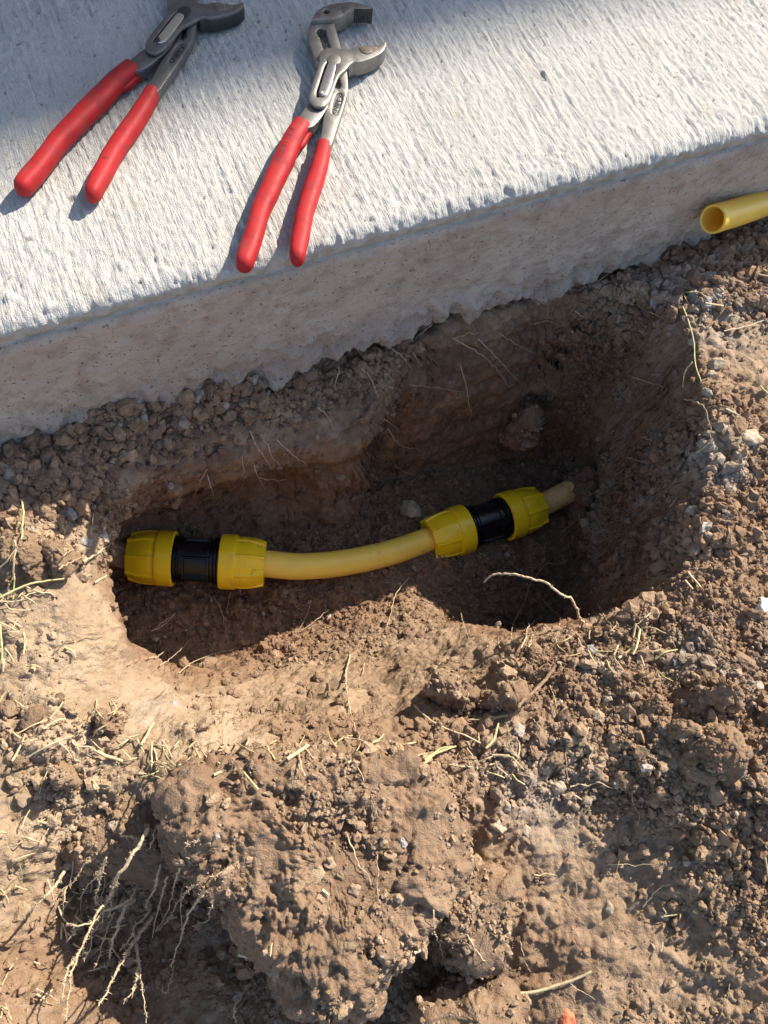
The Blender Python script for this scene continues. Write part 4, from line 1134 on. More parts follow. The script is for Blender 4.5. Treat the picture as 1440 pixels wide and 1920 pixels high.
def clod_label(px, py, r):
    l = min(LAND, key=lambda q: (q[0] - px) ** 2 + (q[1] - py) ** 2)
    sz = "big" if r > 17 else "middling" if r > 13 else "small" if r > 9.5 else "tiny"
    dk = "dark" if l[2] in ('rub', 'wall', 'ne', 'floor') else "tan"
    dx, dy = px - l[0], py - l[1]
    sd = "" if math.hypot(dx, dy) < 14 else (", nearer the slab" if dy < 0 else ", farther from slab") if abs(dy) > abs(dx) else (", right part" if dx > 0 else ", left part")
    return f"{sz} {dk} clod {l[3]}{sd}", f"{sz} clods {l[3]}{sd}"
def region(px, py):
    return min(LAND, key=lambda q: (q[0] - px) ** 2 + (q[1] - py) ** 2)[2]
E1 = [(125, 888, 21, 'c'), (197, 832, 20, 'c'), (207, 882, 22, 'c'), (88, 857, 17, 'c'), (60, 884, 19, 'c'), (30, 905, 15, 'c'), (110, 852, 12, 'c'), (158, 850, 14, 'c'), (243, 832, 16, 'c'), (290, 803, 15, 'c'), (333, 792, 19, 'c'), (372, 763, 15, 'c'),
      (422, 746, 13, 'c'), (520, 716, 14, 'c'), (537, 716, 14, 'c'), (575, 704, 19, 'c'), (470, 726, 11, 'c'), (692, 748, 13, 'c'), (661, 756, 17, 'c'), (756, 637, 20, 'c'), (640, 643, 20, 'c'), (770, 957, 24, 's'),
      (90, 962, 19, 'c'), (55, 932, 21, 'c'), (20, 950, 18, 'c'), (165, 915, 14, 'c'), (1228, 560, 14, 'm'), (1302, 520, 18, 'c'), (1182, 505, 12, 'c'), (1352, 484, 23, 'c'), (1268, 486, 20, 'c'), (1405, 562, 17, 'c'), (1395, 470, 18, 'c'), (1430, 505, 16, 'm'), (1310, 455, 18, 'c'),
      (1228, 520, 16, 'c'), (1150, 545, 15, 'c'), (1250, 545, 14, 'c'), (1200, 555, 12, 'c'), (1345, 682, 17, 'g'), (1332, 703, 12, 'g'), (1300, 640, 11, 'g'), (1326, 735, 10, 'g'), (1412, 822, 24, 'g'), (1352, 842, 20, 'f'), (1378, 805, 24, 'c'), (1370, 770, 11, 'g'), (1432, 1142, 24, 'w'), (1178, 1330, 20, 'w'),
      (1114, 1343, 17, 'g'), (1392, 1242, 22, 'c'), (1310, 1448, 26, 'c'), (1262, 1425, 18, 'c'), (1155, 1412, 13, 'g'), (1046, 1474, 19, 'g'), (935, 1548, 17, 'g'), (985, 1556, 14, 'g'), (950, 1512, 14, 'g'), (1012, 1385, 17, 'c'), (1098, 1430, 12, 'c'),
      (1040, 1424, 15, 'c'), (1002, 1412, 13, 'c'), (1320, 1240, 13, 'c'), (1142, 1702, 13, 'g'), (1362, 1550, 12, 'g'), (1062, 1908, 20, 'b'), (700, 1810, 12, 'm'), (755, 1578, 10, 'm'), (40, 1428, 18, 'c'), (60, 1352, 24, 'c'), (20, 1330, 18, 'c'), (110, 1312, 12, 'c'), (30, 1390, 14, 'c'), (205, 1005, 13, 'c'),
      (390, 1247, 20, 'c'), (345, 1247, 14, 'c'), (440, 1302, 14, 'c'), (585, 1302, 15, 'c'), (545, 1352, 17, 'c'), (640, 1312, 14, 'c'), (520, 1372, 12, 'c'), (600, 1270, 13, 'c'), (480, 1330, 12, 'c'), (700, 1300, 11, 'c'), (130, 958, 16, 'm'), (160, 1015, 12, 'm'), (325, 1322, 8, 'm'), (1110, 1225, 14, 'm'), (1100, 1262, 12, 'm'), (1285, 1225, 12, 'm'), (1270, 1240, 10, 'm'),
      (590, 1640, 18, 'f'), (620, 1618, 16, 'f'), (570, 1030, 13, 'c'), (315, 965, 17, 'c'), (640, 890, 12, 'f'), (130, 1620, 12, 'g'), (35, 1710, 20, 'f')]
SPECIAL = {(1432, 1142): ("white limestone chunk at the right edge of the crumbs", 'white_stone'), (1178, 1330): ("white pebble lying alone in the crumbs right of the hole", 'white_stone'),
           (1062, 1908): ("orange red brick fragment at the very front", 'brick_fragment'), (770, 957): ("pointed grey brown stone lying behind the pipe's right coupling", 'stone'),
           (1412, 822): ("large pale grey stone on the right rim near the picture edge", 'stone'), (1352, 842): ("flat tan flake on the right rim by a split twig", 'stone'), (1046, 1474): ("pale knobbly stone above the trampled front ground", 'stone'),
           (130, 958): ("grey mortar lump in the rubble left of the hole", 'mortar_lump'), (700, 1810): ("white mortar bit stuck in the big front block", 'mortar_lump'), (640, 890): ("pale chip stuck at the foot of the far wall", 'stone'),
           (590, 1640): ("thin tan flake on the face of the big front block", 'stone'), (315, 965): ("dark clod lying behind the left coupling", 'soil_clod')}
count_c = [0]
def place_clod(px, py, rpx, kind, label=None, name=None):
    p = on(px, py)
    dist = (p - CAM) @ W[:, 2]
    r = rpx * dist / F
    reg = region(px, py)
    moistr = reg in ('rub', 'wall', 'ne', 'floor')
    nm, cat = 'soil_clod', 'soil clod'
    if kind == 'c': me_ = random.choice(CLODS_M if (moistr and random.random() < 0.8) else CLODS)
    elif kind == 'm': me_ = random.choice(MORT); nm, cat = 'mortar_lump', 'mortar lump'
    else:
        key = {'w': MAT_WSTONE, 'g': MAT_GSTONE, 's': MAT_GSTONE, 'b': MAT_BRICK, 'f': MAT_FLAKE}[kind]
        src = random.choice(STONES); kk = src.name + key.name
        if kk not in STONE_CACHE:
            c_ = src.copy(); c_.materials.append(key); STONE_CACHE[kk] = c_
        me_ = STONE_CACHE[kk]; nm, cat = 'stone', 'stone'
    if name: nm = name; cat = name.replace('_', ' ')
    o = bpy.data.objects.new(nm, me_); COL.objects.link(o)
    fl = 0.4 if kind == 'f' else 1.0
    o.scale = (r * random.uniform(.95, 1.15), r * random.uniform(.85, 1.1), r * random.uniform(.8, 1.0) * fl)
    if kind == 'f': o.rotation_euler = (random.uniform(-.3, .3), random.uniform(-.3, .3), random.uniform(0, 6.28))
    else: o.rotation_euler = (random.uniform(-.6, .6), random.uniform(-.6, .6), random.uniform(0, 6.28))
    o.location = p + np.array([0, 0, r * (0.10 if kind == 'c' else -0.15)])
    if label: tag(o, label, cat)
    else:
        if kind == 'm': tag(o, {"rub": "small grey mortar lump in the shaded rubble left of the hole", "ne": "small grey mortar lump in the rubble round the cut pipe"}.get(reg, "small grey mortar crumb among the sunlit soil"), cat, {"rub": "mortar lumps left of the hole", "ne": "mortar lumps round the cut pipe"}.get(reg, "mortar crumbs in the sunlit soil"))
        elif kind in 'gsfw': tag(o, {"rim": "greyish stone on the right rim of the hole", "front": "greyish stone on the trampled front ground"}.get(reg, "greyish stone among the sunlit crumbs"), cat, {"rim": "stones on the right rim", "front": "stones on the front ground"}.get(reg, "stones among the sunlit crumbs"))
        else:
            lb, gp = clod_label(px, py, rpx); tag(o, lb, cat, gp)
    count_c[0] += 1
    return o
STONE_CACHE = {}
for px, py, r, k in E1:
    sp = SPECIAL.get((px, py))
    place_clod(px, py, r, k, *(sp or (None, None)))
# scattered ones, biggest where the photo has loose rubble
AREAS = [((0, 855, 200, 975), 34, 9, 15), ((180, 790, 420, 880), 30, 7, 13), ((380, 715, 620, 800), 18, 6, 11), ((1140, 480, 1440, 600), 40, 7, 14), ((1270, 600, 1400, 1000), 26, 6, 11),
         ((240, 930, 900, 1000), 16, 6, 11), ((330, 1110, 800, 1190), 24, 5, 9), ((340, 1240, 760, 1390), 22, 6, 10), ((0, 1110, 240, 1460), 18, 7, 13), ((1000, 1180, 1440, 1520), 34, 7, 14), ((980, 1500, 1440, 1640), 10, 6, 10), ((0, 1480, 110, 1900), 10, 7, 12)]
pts_used = [(a_, b_, c_) for a_, b_, c_, _ in E1]
for (x0, y0, x1, y1), n_, r0, r1 in AREAS:
    k = 0; tries = 0
    while k < n_ and tries < n_ * 30 and count_c[0] < 300:
        tries += 1
        px, py = random.uniform(x0, x1), random.uniform(y0, y1); r = random.uniform(r0, r1)
        if py < 840 - 0.297 * px + 30: continue
        if any((px - a_) ** 2 + (py - b_) ** 2 < (0.75 * (r + c_)) ** 2 for a_, b_, c_ in pts_used): continue
        if 190 < px < 1020 and abs(py - 1030 + (px - 500) * 0.12) < 75 and py > 930 and py < 1110: continue
        pts_used.append((px, py, r)); place_clod(px, py, r, 'c'); k += 1

# ---------------------------------------------------------------- loose crumbs: uncountable, one object, scattered by geometry nodes
def crumb_tree(mat):
    t = bpy.data.node_groups.new("crumbs", 'GeometryNodeTree')
    t.interface.new_socket("Geometry", in_out='INPUT', socket_type='NodeSocketGeometry')
    t.interface.new_socket("Geometry", in_out='OUTPUT', socket_type='NodeSocketGeometry')
    gi = t.nodes.new('NodeGroupInput'); go = t.nodes.new('NodeGroupOutput')
    L = t.links.new
    g2i = t.nodes.new('GeometryNodeGeometryToInstance')
    for k in range(7):
        ic = t.nodes.new('GeometryNodeMeshIcoSphere'); ic.inputs['Radius'].default_value = 1.0; ic.inputs['Subdivisions'].default_value = 2
        sp = t.nodes.new('GeometryNodeSetPosition')
        po = t.nodes.new('GeometryNodeInputPosition')
        no = t.nodes.new('ShaderNodeTexNoise'); no.noise_dimensions = '4D'; no.inputs['W'].default_value = 11.3 * k + 1; no.inputs['Scale'].default_value = 1.5; no.inputs['Detail'].default_value = 3.0; no.inputs['Roughness'].default_value = 0.62
        L(po.outputs[0], no.inputs['Vector'])
        mr = t.nodes.new('ShaderNodeMapRange'); mr.inputs[1].default_value = 0.25; mr.inputs[2].default_value = 0.75; mr.inputs[3].default_value = 0.30; mr.inputs[4].default_value = 1.6; mr.clamp = False
        L(no.outputs[0], mr.inputs[0])
        vm = t.nodes.new('ShaderNodeVectorMath'); vm.operation = 'SCALE'; L(po.outputs[0], vm.inputs[0]); L(mr.outputs[0], vm.inputs['Scale'])
        L(ic.outputs['Mesh'], sp.inputs['Geometry']); L(vm.outputs[0], sp.inputs['Position'])
        ms = t.nodes.new('GeometryNodeSetMaterial'); ms.inputs['Material'].default_value = mat; L(sp.outputs[0], ms.inputs['Geometry'])
        L(ms.outputs[0], g2i.inputs[0])
    ip = t.nodes.new('GeometryNodeInstanceOnPoints'); ip.inputs['Pick Instance'].default_value = True
    L(gi.outputs[0], ip.inputs['Points']); L(g2i.outputs[0], ip.inputs['Instance'])
    def na(name, typ):
        n = t.nodes.new('GeometryNodeInputNamedAttribute'); n.data_type = typ; n.inputs['Name'].default_value = name
        return n.outputs['Attribute']
    L(na("pick", 'INT'), ip.inputs['Instance Index']); L(na("size", 'FLOAT_VECTOR'), ip.inputs['Scale'])
    e2 = t.nodes.new('FunctionNodeEulerToRotation'); L(na("turn", 'FLOAT_VECTOR'), e2.inputs[0]); L(e2.outputs[0], ip.inputs['Rotation'])
    L(ip.outputs[0], go.inputs[0])
    return t

def scatter(name, pts, nrmv, dens, moi, gr, n, rfun, label):
    w_ = dens / dens.sum()
    idx = rng.choice(len(pts), size=n, p=w_)
    r = rfun(idx)
    p = pts[idx] + rng.normal(size=(n, 3)) * 0.0006 + nrmv[idx] * (r * rng.uniform(-0.1, 0.45, n))[:, None]
    me = bpy.data.meshes.new(name); me.vertices.add(n); me.vertices.foreach_set("co", p.astype(np.float32).ravel())
    sz = (r[:, None] * rng.uniform(0.5, 1.35, (n, 3))).astype(np.float32)
    for nm, arr in (("size", sz), ("turn", rng.uniform(0, 6.28, (n, 3)).astype(np.float32))):
        a_ = me.attributes.new(nm, 'FLOAT_VECTOR', 'POINT'); a_.data.foreach_set("vector", arr.ravel())
    a_ = me.attributes.new("pick", 'INT', 'POINT'); a_.data.foreach_set("value", rng.integers(0, 7, n).astype(np.int32))
    fattr(me, "moist", moi[idx]); 
    g_ = np.where(rng.random(n) < 0.03, rng.uniform(0.4, 1.0, n), gr[idx]); fattr(me, "grey", g_)
    fattr(me, "tint", np.clip(rng.normal(0.3, 0.5, n), -1, 1))
    me.materials.append(MAT_CRUMB)
    o = new_obj(name, me)
    md = o.modifiers.new("crumbs", 'NODES'); md.node_group = CT
    tag(o, label, "soil crumbs", kind='stuff')
    return o
CT = crumb_tree(MAT_CRUMB)
du = np.gradient(np.stack([TX, TY, TZ], -1), axis=1); dv = np.gradient(np.stack([TX, TY, TZ], -1), axis=0)
ar = np.linalg.norm(np.cross(du, dv), axis=-1).ravel()
pat2 = sstep(-0.3, 0.5, fbm(p3 * 24 + 1.7, 2, 331))
den = (0.06 + 0.94 * patch * (0.25 + 0.75 * pat2)) * (1 - 0.93 * sm) * (1 - 0.9 * st) + 0.9 * lo * (1 - 0.6 * st)
den += 0.5 * ho * (1 - st) + 0.55 * sstep(.25, .8, crumbly) * (1 - ho)
den *= ar * (P[:, 1] < -0.003)
fx = (720 + F * ((P - CAM) @ W)[:, 0] / ((P - CAM) @ W)[:, 2]); fy = (960 + F * ((P - CAM) @ W)[:, 1] / ((P - CAM) @ W)[:, 2])
seen = (fx > -260) & (fx < 1700) & (fy < 2150)
den *= np.where(seen, 1.0, 0.05)
NN = TN.reshape(-1, 3)
def rf(idx):
    r = 0.00068 * np.exp(rng.normal(0, 0.72, len(idx))) * (1 + 1.0 * lo[idx]) * (1 - 0.15 * ho[idx])
    return np.clip(r, 0.0003, 0.0055)
scatter("soil_crumbs", P, NN, den, moist, greyc, 95000, rf, "fine loose soil crumbs scattered over the ground and hole")
qp = np.concatenate([c_[0] for c_ in CRUMB_SRC]); qn = np.concatenate([c_[1] for c_ in CRUMB_SRC]); qm = np.concatenate([c_[3] for c_ in CRUMB_SRC]); qw = np.concatenate([c_[2] * c_[4] for c_ in CRUMB_SRC])
qw = qw * sstep(-0.3, 0.4, fbm(qp * 30, 2, 341)) + 1e-6
scatter("soil_crumbs", qp, qn, qw, qm, qm * 0, 15000, lambda i: np.clip(0.0007 * np.exp(rng.normal(0, 0.7, len(i))), 0.0003, 0.004), "fine crumbs clinging to the big dug out clods")

# ---------------------------------------------------------------- roots and straw
def strand(name, pts3, r0, r1, mat, label, cat, group=None, sides=6, hairs=0, flat=1.0, n=None, wig=0.0):
    Q = np.asarray(pts3, float)
    n = n or max(8, 6 * len(Q))
    path = catmull(Q, n)
    if wig:
        s_ = np.linspace(0, 1, n); sd = random.random() * 100
        L_ = np.linalg.norm(np.diff(path, axis=0), axis=1).sum()
        for k in range(3):
            path[:, k] += wig * vnoise(np.stack([s_ * L_ * 160 + sd, 0 * s_ + k * 7.1, 0 * s_], -1), 401) * np.minimum(1, 6 * s_)
            path[:, k] += 0.4 * wig * vnoise(np.stack([s_ * L_ * 480 + sd, 0 * s_ + k * 7.1, 0 * s_], -1), 402)
    c = path[0].copy(); path = path - c
    rad = np.linspace(r0, r1, n) * (1 + 0.18 * vnoise(np.stack([np.linspace(0, 30, n) + random.random() * 50, np.zeros(n), np.zeros(n)], -1), 403))
    V, Fc = tube_arrays(path, rad, sides)
    VV, FF = [V], [Fc]; off = len(V)
    for h in range(hairs):
        i = random.randrange(2, n - 1); d = np.array([random.gauss(0, 1) for _ in range(3)]); d[2] = abs(d[2]) * .6; d /= np.linalg.norm(d)
        L_ = random.uniform(.0010, .0028); p0 = path[i]; hp = np.array([p0, p0 + d * L_ * .5, p0 + d * L_ + np.array([0, 0, random.uniform(-.001, .001)])])
        v, f = tube_arrays(hp, np.array([.7, .5, .2]) * min(r0, .0004), 4)
        VV.append(v); FF.append(f + off); off += len(v)
    me = np_mesh(name, np.concatenate(VV), np.concatenate(FF))
    o = new_obj(name, me, mat=mat); o.location = c
    tag(o, label, cat, group)
    return o
def crop(x0, y0, sc):
    return lambda L: [(x0 + x / sc, y0 + y / sc) for x, y in L]
cA_, cB_, cC_, cD_ = crop(0, 1380, 2.88), crop(400, 1360, 2.4), crop(900, 1400, 2.667), crop(900, 1000, 2.667)
cE_, cF_, cG_, cH_ = crop(200, 1080, 1.895), crop(0, 880, 3.31), crop(420, 560, 2.667), crop(900, 480, 2.667)
def laid(L, lift, arch=0.0):
    P_ = np.array([on(x, y, 0) for x, y in L])
    # a strand bridges small dips: smooth its height, never far below the ground
    if len(P_) > 2:
        d_ = np.array([(p - CAM) @ W[:, 2] for p in P_]); ds = d_.copy(); ds[1:-1] = np.minimum(d_[1:-1] + .001, (d_[:-2] + d_[1:-1] + d_[2:]) / 3)
        P_ = np.array([CAM + ray(x, y) * q for (x, y), q in zip(L, ds)])
    u = np.linspace(0, 1, len(P_))
    zz_ = P_[:, 2] + np.asarray(lift) + arch * np.sin(u * math.pi)
    P_ = np.array([at(x, y, z_) for (x, y), z_ in zip(L, zz_)])
    return P_
def root(L, r=0.6, lift=.0025, label=None, group=None, mat=None, arch=0.0, hairs=0, wig=.0012, tip=.35):
    return strand("root", laid(L, lift, arch), r * 1e-3, r * tip * 1e-3, mat or MAT_ROOT, label, "root", group, 5, hairs, wig=wig, n=max(16, 9 * len(L)))
def straw(L, r=1.0, lift=.003, label=None, group=None, mat=None, arch=0.0):
    return strand("straw", laid(L, lift, arch), r * 1e-3, r * .75e-3, mat or MAT_STRAW, label, "straw", group, 6, 0, wig=.0004)
# hairy roots hanging out at the left of the big front block
G_H = "hairy roots left of the big front block"
hz = np.linspace
for L, r, lab in [
  ([(800, 500), (750, 590), (690, 680), (640, 750), (610, 830), (575, 900), (540, 930), (500, 1010), (460, 1100), (420, 1190), (390, 1260), (375, 1350), (365, 1430), (362, 1535)], 1.15, "longest hairy root hanging down the rooty hollow beside the big block"),
  ([(420, 1190), (365, 1260), (345, 1350), (325, 1450)], .8, "hairy side branch forking left from the longest root's lower half"),
  ([(560, 945), (640, 920), (700, 880), (735, 830)], .95, "short hairy branch joining the longest root from the right"),
  ([(570, 670), (545, 750), (530, 820), (515, 880), (555, 935)], .75, "thin crooked root joining the longest root from above"),
  ([(820, 980), (770, 1050), (715, 1120), (670, 1200), (620, 1290), (575, 1380), (530, 1465)], 1.15, "straight pale hairy root pointing down left, right of the longest root"),
  ([(1115, 820), (1060, 900), (1010, 980), (975, 1090), (945, 1180), (925, 1250)], 1.05, "pale hairy root against the big block's left side"),
  ([(1055, 800), (1000, 850), (975, 910), (980, 1000), (990, 1080)], .6, "thin root curling beside the hairy root on the block's side"),
  ([(345, 735), (300, 810), (240, 870), (150, 958)], 1.1, "stubby pale root sticking out from the shaded smooth clod"),
  ([(740, 1130), (745, 1250), (720, 1370), (668, 1450)], .9, "bent pale root hanging between the two longest hairy roots' tips"),
  ([(360, 1015), (430, 1025), (500, 1005), (550, 960)], .7, "short level root crossing left of the longest root"),
  ([(360, 1110), (400, 1060), (450, 1030)], .5, "fine forked twig below the level root"),
  ([(730, 880), (680, 920), (650, 980), (630, 1060), (600, 1130), (590, 1200)], 1.3, "thick shaggy root running beside the longest root"),
  ([(960, 610), (1010, 580), (1085, 570)], .9, "short pale root on the upper left of the big block"),
  ([(360, 810), (345, 880), (340, 970)], .55, "thin straight root below the shaded smooth clod"),
  ([(720, 1050), (745, 1180), (760, 1300), (780, 1440), (790, 1550)], .6, "thin dark root hanging straight down to the bottom edge"),
  ([(1300, 1400), (1265, 1480), (1275, 1550)], .7, "curled root tip at the block's lower left corner"),
  ([(850, 480), (830, 540), (805, 610)], .7, "short root at the very top of the rooty hollow"),
  ([(1100, 755), (1160, 760), (1205, 740)], .8, "short level root lying on the big block's left face"),
  ([(940, 1240), (900, 1380), (840, 1350)], .45, "fine hooked root low in the hollow near the block"),
  ([(650, 540), (700, 545), (750, 555)], .6, "short pale stub on top of the shaded smooth clod"),
  ([(480, 1270), (530, 1255), (580, 1240)], .4, "fine level thread low between the hairy roots"),
  ([(1060, 620), (1020, 665)], .6, "tiny root stub below the short pale root on the block"),
  ([(1155, 890), (1130, 960), (1120, 1000), (1040, 1020)], .5, "fine bent root on the block just right of the hairy root"),
  ([(905, 990), (955, 970)], .7, "tiny pale root end beside the hairy root on the block")]:
    m_ = len(L)
    root(cA_(L), r * 1.0, .038 if m_ > 3 else .010, lab, G_H, hairs=int(14 * m_ * (1 if r > .7 else .3)), arch=.010)
for k in range(11):                                        # thinner strands of the same fan
    x0_, y0_ = random.uniform(420, 1000), random.uniform(640, 1000); an_ = random.gauss(2.05, .28); L_ = random.uniform(170, 380)
    Lp = [(x0_ + L_ * t_ * math.cos(an_) + random.gauss(0, 9), y0_ + L_ * t_ * math.sin(an_) + random.gauss(0, 9)) for t_ in np.linspace(0, 1, 5)]
    root(cA_(Lp), random.uniform(.45, .75), random.uniform(.020, .036), "fine hairy strand among the thicker roots left of the big block", "fine hairy strands left of the big block", hairs=30, arch=.008)
for L, r, lab in [
  ([(600, 490), (630, 560), (655, 630), (700, 680), (710, 720)], .7, "pale root running down the middle of the big front block"),
  ([(1140, 940), (1180, 1010), (1215, 1050), (1260, 1140)], .6, "thin root crossing the flat spade cut clod face"),
  ([(980, 640), (1000, 720), (995, 830), (990, 900), (1010, 970), (1040, 1050), (1060, 1140)], .65, "long root in the gap between the big block and the upright clod"),
  ([(925, 850), (915, 930), (890, 1040), (860, 1090)], .55, "root on the big block's lower right, near the gap"),
  ([(640, 1010), (700, 1065)], .5, "short root ending at the white mortar bit in the block"),
  ([(740, 580), (738, 700), (742, 800)], .45, "fine vertical root on the big block beside the pale middle root"),
  ([(1235, 930), (1230, 1010)], .35, "fine hair on the right side of the flat spade cut face"), ([(1380, 970), (1400, 1060), (1430, 1110)], .5, "root threading the crack right of the upright clod")]:
    root(cB_(L), r * .7, .003, lab, "roots on the big front clods")
for L, r, lab in [
  ([(430, 1170), (500, 1220), (580, 1265)], .5, "thin root leaving the lone pale straw blade at the front"), ([(640, 590), (740, 590), (880, 590)], .45, "level thread across the trampled front ground"),
  ([(815, 800), (870, 730), (905, 705), (950, 690)], .8, "bent root standing out of the trampled ground"), ([(700, 530), (690, 600), (665, 690)], .4, "fine thread crossing the level thread"), ([(270, 640), (330, 635), (390, 645)], .7, "pale root end by the upright clod's top right"),
  ([(470, 245), (510, 265), (560, 275)], .9, "thick short root under the knobbly pale stone"), ([(450, 200), (530, 190), (600, 185), (690, 215)], .8, "forked root lying right of the knobbly pale stone"), ([(545, 40), (550, 90), (545, 140)], .6, "short upright root above the forked root"),
  ([(760, 230), (770, 300), (800, 340), (780, 400)], .5, "crooked thin root right of the forked root"), ([(1250, 1180), (1230, 1290), (1190, 1370)], .35, "faint thread in the lower right footprint"), ([(480, 680), (495, 760), (575, 850)], .4, "fine looped thread beside the upright clod")]:
    root(cC_(L), r * .7, .003, lab, "roots on the front right ground")
# roots at the near right rim and over the dark floor
ar = [(20, 243), (60, 210), (130, 203), (200, 210), (270, 232), (330, 245), (365, 275), (400, 300), (450, 325), (480, 370), (495, 415), (518, 450)]
base = on(*cD_([(518, 450)])[0])
arc = [CAM + ray(*q) * ((base[2] + dz - CAM[2]) / ray(*q)[2]) for q, dz in zip(cD_(ar), np.linspace(.012, 0, 12) + .028 * np.sin(np.linspace(0, math.pi, 12)))]
strand("root", arc, .00075, .00095, MAT_ROOT, "long pale arching root reaching out over the dark right floor", "root", None, 6, 26, wig=.0016, n=90)
for L, r, lift, lab in [
  ([(440, 130), (390, 155), (335, 150), (290, 200), (250, 260), (220, 350), (170, 440), (155, 520)], .45, .012, "thin dark root crossing behind the arching root"), ([(315, 330), (345, 370), (390, 400), (400, 430)], .4, .006, "fine shaded root below the arching root"),
  ([(405, 415), (400, 450), (395, 480), (420, 545)], .7, .004, "short sunlit root standing at the near right rim"), ([(590, 355), (615, 400), (650, 450), (700, 495)], .7, .004, "straight root in front of the arching root's foot"), ([(205, 575), (230, 520), (240, 470), (340, 390)], .7, .006, "slanting root rising from the shadow edge"),
  ([(245, 570), (265, 495)], .7, .003, "tiny upright root next to the slanting root"), ([(100, 575), (90, 520)], .6, .003, "tiny upright root left of the slanting root"), ([(35, 570), (70, 520)], .6, .003, "tiny leaning root farthest left on the shadow edge"),
  ([(850, 400), (790, 450), (720, 500)], .8, .005, "root lying across the short straw stubs"), ([(545, 970), (520, 1020), (440, 1060), (430, 1130), (440, 1250)], .7, .003, "long thin root running down below the lone white pebble"), ([(350, 760), (375, 830), (380, 880)], .5, .003, "thin root beside the dusty rhizome"),
  ([(265, 930), (320, 990)], .5, .003, "short thread below the dusty rhizome"), ([(1090, 520), (1130, 580)], .5, .003, "thin root right of the straw stubs"), ([(1145, 240), (1165, 330), (1170, 390)], .5, .003, "thin root running down from the fat straw stubs"), ([(655, 380), (690, 395)], .8, .002, "short pale root nub on the near right rim edge"), ([(560, 385), (600, 420)], .5, .003, "thin root nub at the arching root's foot")]:
    root(cD_(L), r * .75, lift, lab, "roots along the near right rim", hairs=6 if r > .5 else 0)
strand("rhizome", laid(cD_([(375, 660), (330, 730), (270, 790), (200, 860), (150, 930)]), .004), .0013, .0011, MAT_ROOT_D, "thick dusty rhizome lying on the near rim beside the yellowish stem", "root", None, 8, 30, wig=.002)
for L, r, mt, lift, lab in [
  ([(780, 450), (765, 520)], 1.5, MAT_STRAW, .006, "left of the two upright straw stubs on the near right rim"), ([(800, 480), (785, 560), (765, 605)], 1.5, MAT_STRAW, .006, "right of the two upright straw stubs on the near right rim"), ([(690, 560), (670, 610)], 1.5, MAT_STRAW, .004, "short straw stub left of the upright pair"),
  ([(1040, 195), (1105, 270)], 1.6, MAT_STRAW, .004, "fat straw stub at the lower end of the right rim"), ([(1025, 235), (1065, 280)], 1.6, MAT_STRAW, .004, "second fat straw stub beside the first on the right rim"), ([(805, 475), (850, 470), (930, 500)], .9, MAT_STRAW_P, .004, "pale straw lying right of the upright stubs"),
  ([(0, 930), (70, 920), (140, 910)], 1.3, MAT_STRAW_G, .004, "yellowish stem lying level beside the dusty rhizome"), ([(30, 1075), (70, 1030), (90, 950)], 1.5, MAT_STRAW_G, .006, "yellowish stem bent upright beside the dusty rhizome"), ([(590, 590), (690, 592), (780, 600)], .8, MAT_STRAW, .003, "level straw below the upright stubs"),
  ([(60, 1110), (150, 1112)], 1.2, MAT_STRAW_P, .003, "short pale straw above the knobbly pale stone"), ([(690, 625), (720, 605), (765, 570)], 1.5, MAT_STRAW, .003, "broken straw leaf at the foot of the upright stubs")]:
    straw(cD_(L), r * .62, lift, lab, "straw stubs on the near right rim", mt)
